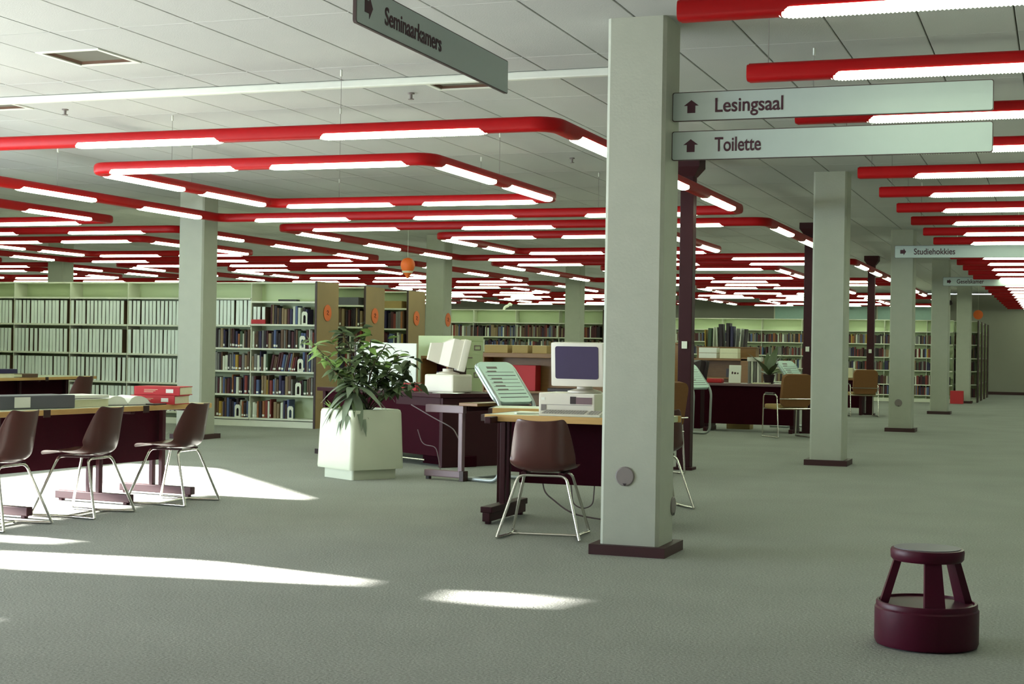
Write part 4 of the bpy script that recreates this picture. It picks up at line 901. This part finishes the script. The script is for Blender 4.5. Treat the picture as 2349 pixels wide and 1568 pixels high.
tag(BB(-7.52, -7.16, 20.72, 20.95, 0.691, 1.06, b=0.005).build('red_file', REDBOOK), 'large bright red file standing in the wooden counter', 'file')
tag(BB(-6.95, -6.5, 20.64, 20.9, 0.691, 0.74, b=0.01).build('dark_device', BLACKP), 'flat dark device lying inside the wooden counter', 'device')
# display rack behind the monitor
rk = thing('display_rack', 'low display rack carrying books behind the computer monitor', 'rack', (-6.05, 22.6, 0)); BB(-0.45, 0.6, 0, 0.35, 0, 1.40, b=0.006).build('body', WOOD, rk); BB(-0.47, 0.62, -0.02, 0.37, 1.40, 1.43, b=0.005).build('top_board', WOOD, rk)
pb = thing('picture_book', 'picture book facing out above the computer monitor', 'book', (-6.12, 22.75, 1.431), 0); 
TT = Matrix.Rotation(math.radians(-12), 4, 'X')
BB(-0.16, 0.16, 0, 0.02, 0, 0.30, b=0.003, mtx=TT).build('cover', BOOKC['brown'], pb); MB().prism([(-0.09, 0.24), (0.10, 0.24), (0.04, 0.10), (-0.03, 0.10)], 0.001, 0.004, TT @ Matrix.Rotation(PI / 2, 4, 'X')).build('white_print', PAPER, pb); MB().prism([(-0.03, 0.09), (0.04, 0.09), (-0.02, 0.0)], 0.001, 0.004, TT @ Matrix.Rotation(PI / 2, 4, 'X')).build('yellow_print', BOOKC['yellow'], pb)
B(-0.16, 0.16, -0.003, 0.0, 0.26, 0.30, TT).build('red_print', REDBOOK, pb)
for k, cn in enumerate(('grey', 'white', 'black', 'grey', 'white')):
    o = obj('book', UB, None, (-5.85 + 0.055 * k, 22.68, 1.431), (0, -0.06, 0), (0.045, 0.2, 0.27)); setmat(o, BOOKC[cn]); tag(o, '%s book, %s on the display rack above the monitor' % (cn, ordn(k)), 'book', 'books on the display rack')

# ------------------------------------------------------------------ right-hand service group
d4 = thing('dark_desk', 'wide dark maroon desk behind the brown armchair', 'desk', (-4.72, 24.45, 0))
BB(-0.85, 0.7, 0, 0.8, 0.75, 0.79, b=0.005).build('desktop', FRAME_GREY, d4); B(-0.8, 0.66, 0.04, 0.065, 0.13, 0.75).build('front_panel', MAROON, d4)
for x in (-0.78, 0.62): BB(x - 0.03, x + 0.03, 0.0, 0.75, 0.0, 0.07, b=0.008).build('foot', MAROON2, d4); BB(x - 0.03, x + 0.03, 0.1, 0.7, 0.07, 0.75, b=0.008).build('end_frame', MAROON2, d4)
def onD(x, y): return (-4.72 + x, 24.45 + y, 0.791)
ss = thing('notice_stand', 'small white notice on brown stand on the dark desk', 'notice', onD(-0.33, 0.15)); BB(-0.1, 0.1, 0, 0.02, 0, 0.30, b=0.004, mtx=Matrix.Rotation(math.radians(-8), 4, 'X')).build('notice', PAPER, ss)
for k, (w_, h_) in enumerate(((0.014, 0.045), (0.018, 0.035), (0.012, 0.03))): MB().prism([(-w_, 0), (w_ * .6, 0), (w_, h_ * .6), (0, h_), (-w_, h_ * .7)], 0.0005, 0.002, Matrix.Translation((-0.04 + 0.045 * k, 0.021, 0.15)) @ Matrix.Rotation(math.radians(82), 4, 'X')).build('printed_mark', INK, ss)
BB(-0.1, 0.1, -0.03, 0.06, 0, 0.006, b=0.002).build('base', WOOD, ss)
pp = thing('broad_leaf_plant', 'potted plant with broad dark leaves on the dark desk', 'plant', onD(0.18, 0.45)); MB().lathe([(0.07, 0), (0.1, 0.14), (0.105, 0.15), (0.09, 0.15), (0.085, 0.12)], 16).build('pot', BLACKP, pp, True)
LF5 = leaf_mesh('leaf', LEAF2, 0.46, 0.07, 0.10, 8, 0.2)
for k, (ax, a, s_) in enumerate(((1.15, 0.3, 1.0), (1.0, 1.6, 1.1), (1.2, -1.3, 1.0), (0.9, 2.6, .9), (1.3, -0.4, 1.2), (0.8, 3.8, .8), (0.5, 1.1, .7), (0.45, -1.9, .7))): obj('leaf', LF5, pp, (0, 0, 0.13), (ax, 0, a), (s_, s_, s_))
tag(BB(-0.14, 0.14, -0.08, 0.08, 0, 0.02, b=0.004).build('paper_pile', CREAM), 'pile of cream papers at the foot of the desk plant', 'papers').location = onD(0.12, 0.12)
tag(BB(-0.08, 0.08, -0.06, 0.06, 0, 0.05, b=0.004).build('red_card_box', REDBOOK), 'small red box on the dark desk near the armchair', 'box').location = onD(0.58, 0.15)
tag(BB(-0.06, 0.06, -0.05, 0.05, 0, 0.025, b=0.004).build('paper_block', PAPER), 'small white paper block beside the red box', 'paper').location = onD(0.40, 0.1)
tag(BB(-0.13, 0.13, -0.09, 0.09, 0, 0.07, b=0.02).build('red_cushion', REDBOOK), 'dark red bag on the desk behind the lectern', 'bag').location = onD(-0.66, 0.2)
tag(BB(-0.2, 0.2, -0.15, 0.15, 0, 0.14, b=0.006).build('carton', CARDB), 'brown carton on the floor under the dark desk', 'carton').location = (-5.15, 25.6, 0)
wr = thing('wooden_rack', 'brown wooden rack with paper stacks behind the dark desk', 'rack', (-6.0, 28.0, 0))
BB(-0.55, 0.5, 0, 0.4, 1.14, 1.18, b=0.005).build('top_board', WOOD, wr); BB(-0.55, -0.515, 0, 0.4, 0, 1.14, b=0.004).build('side', WOOD, wr); BB(0.36, 0.72, 0.0, 0.4, 0, 1.2, b=0.004).build('end_cupboard', WOOD, wr)
B(-0.515, 0.36, 0.37, 0.39, 0.02, 1.14).build('back_panel', WOOD, wr); BB(-0.515, 0.36, 0.02, 0.37, 0.80, 0.825, b=0.003).build('shelf', WOOD, wr)
B(0.08, 0.34, 0.05, 0.3, 0.826, 0.99).build('dark_box', BLACKP, wr)
for k in range(4):
    o = BB(-0.17, 0.17, -0.13, 0.13, 0, random.uniform(0.07, 0.1), b=0.004).build('paper_stack', CREAM if k % 2 else PAPER); tag(o, '%s paper stack on the wooden rack %s' % (['lower left', 'lower right', 'upper left', 'upper right'][k], 'behind the dark desk'), 'papers', 'paper stacks on the wooden rack')
    o.location = (-6.28 + 0.40 * (k % 2), 28.2, 1.181 + 0.101 * (k // 2))
for k, (cn, h_, w_) in enumerate((('yellow', .33, .04), ('green', .36, .12), ('white', .38, .03), ('white', .38, .03), ('black', .44, .13), ('black', .46, .12), ('navy', .40, .10), ('grey', .36, .04), ('white', .36, .04), ('black', .35, .06))):
    o = obj('book', UB, None, (-6.55 + 0.078 * k + (0.05 if k > 4 else 0), 29.05, 1.401), (0, random.uniform(-0.05, 0.08), 0), (w_ * 0.6, 0.25, h_)); setmat(o, BOOKC[cn]); tag(o, '%s folder, %s on the dark stand behind the wooden rack' % (cn, ordn(k)), 'folder', 'folders behind the wooden rack')
fs_ = thing('folder_stand', 'tall dark stand holding folders behind the wooden rack', 'stand', (-6.15, 29.0, 0)); BB(-0.55, 0.6, 0, 0.35, 0, 1.38, b=0.006).build('body', WOOD, fs_); BB(-0.57, 0.62, -0.02, 0.37, 1.38, 1.40, b=0.005).build('top_board', WOOD, fs_)
mh = thing('magazine_holder', 'grey magazine holder with white top beside the desk plant', 'holder', onD(-0.08, 0.5)); 
for k in range(4): BB(-0.1 + 0.05 * k, -0.062 + 0.05 * k, 0, 0.2, 0.0, 0.36, b=0.003).build('magazine', [BOOKC['grey'], BOOKC['white'], BOOKC['grey'], PAPER][k], mh)
BB(-0.115, 0.115, -0.005, 0.205, 0.362, 0.43, b=0.004).build('top_box', PAPER, mh)
monitor('dark computer monitor leaning behind the dark post', (-5.95, 25.4, 0.79), math.radians(150), w=0.38, h=0.33, tilt=12, dark=BLACKP, body=BLACKP)
sh = thing('side_stand', 'small dark stand carrying the dark monitor', 'stand', (-5.95, 25.4, 0)); BB(-0.25, 0.25, -0.25, 0.25, 0.74, 0.789, b=0.005).build('top_board', MAROON, sh); BB(-0.2, 0.2, -0.2, 0.2, 0, 0.74, b=0.006).build('body', MAROON, sh)
# desk behind the far armchair
d5 = thing('far_desk', 'dark desk half hidden behind the second column', 'desk', (-4.6, 33.0, 0)); BB(-0.6, 0.6, 0, 0.7, 0.74, 0.78, b=0.005).build('desktop', WOOD, d5); B(-0.55, 0.55, 0.04, 0.06, 0.15, 0.74).build('front_panel', MAROON, d5)
for x in (-0.55, 0.55): BB(x - 0.03, x + 0.03, 0.0, 0.68, 0.0, 0.74, b=0.008).build('end_frame', MAROON2, d5)
tag(BB(-0.2, 0.2, -0.1, 0.1, 0, 0.22, b=0.02).build('pale_machine', CREAM), 'pale boxy machine on the far desk', 'machine').location = (-4.45, 33.35, 0.781)

# ------------------------------------------------------------------ step stool
st = thing('step_stool', 'dark round step stool standing on the carpet, lower right', 'stool', (-0.56, 7.06, 0))
MB().lathe([(0.222, 0.006), (0.228, 0.02), (0.228, 0.165), (0.222, 0.172), (0.222, 0.19), (0.218, 0.196), (0.208, 0.196), (0.205, 0.186), (0.001, 0.186)], 48).build('base_drum', STOOLM, st, True)
MB().lathe([(0.001, 0.0), (0.2, 0.0), (0.2, 0.006), (0.001, 0.006)], 32).build('floor_ring', BLACKP, st)
MB().lathe([(0.10, 0.375), (0.152, 0.38), (0.160, 0.39), (0.162, 0.422), (0.158, 0.432), (0.150, 0.434), (0.001, 0.434)], 48).build('top_step', STOOLM, st, True)
MB().lathe([(0.001, 0.434), (0.146, 0.434), (0.146, 0.437), (0.001, 0.437)], 48).build('tread_pad', STOOLT, st)
for a in (-75, 35, 188):
    a = math.radians(a); T = Matrix.Rotation(a, 4, 'Z')
    MB().add([(0.168, -0.045, 0.186), (0.205, -0.045, 0.186), (0.205, 0.045, 0.186), (0.168, 0.045, 0.186), (0.112, -0.036, 0.38), (0.145, -0.036, 0.38), (0.145, 0.036, 0.38), (0.112, 0.036, 0.38)], [(3, 2, 1, 0), (4, 5, 6, 7), (0, 1, 5, 4), (1, 2, 6, 5), (2, 3, 7, 6), (3, 0, 4, 7)], T).build('strut', STOOLM, st)
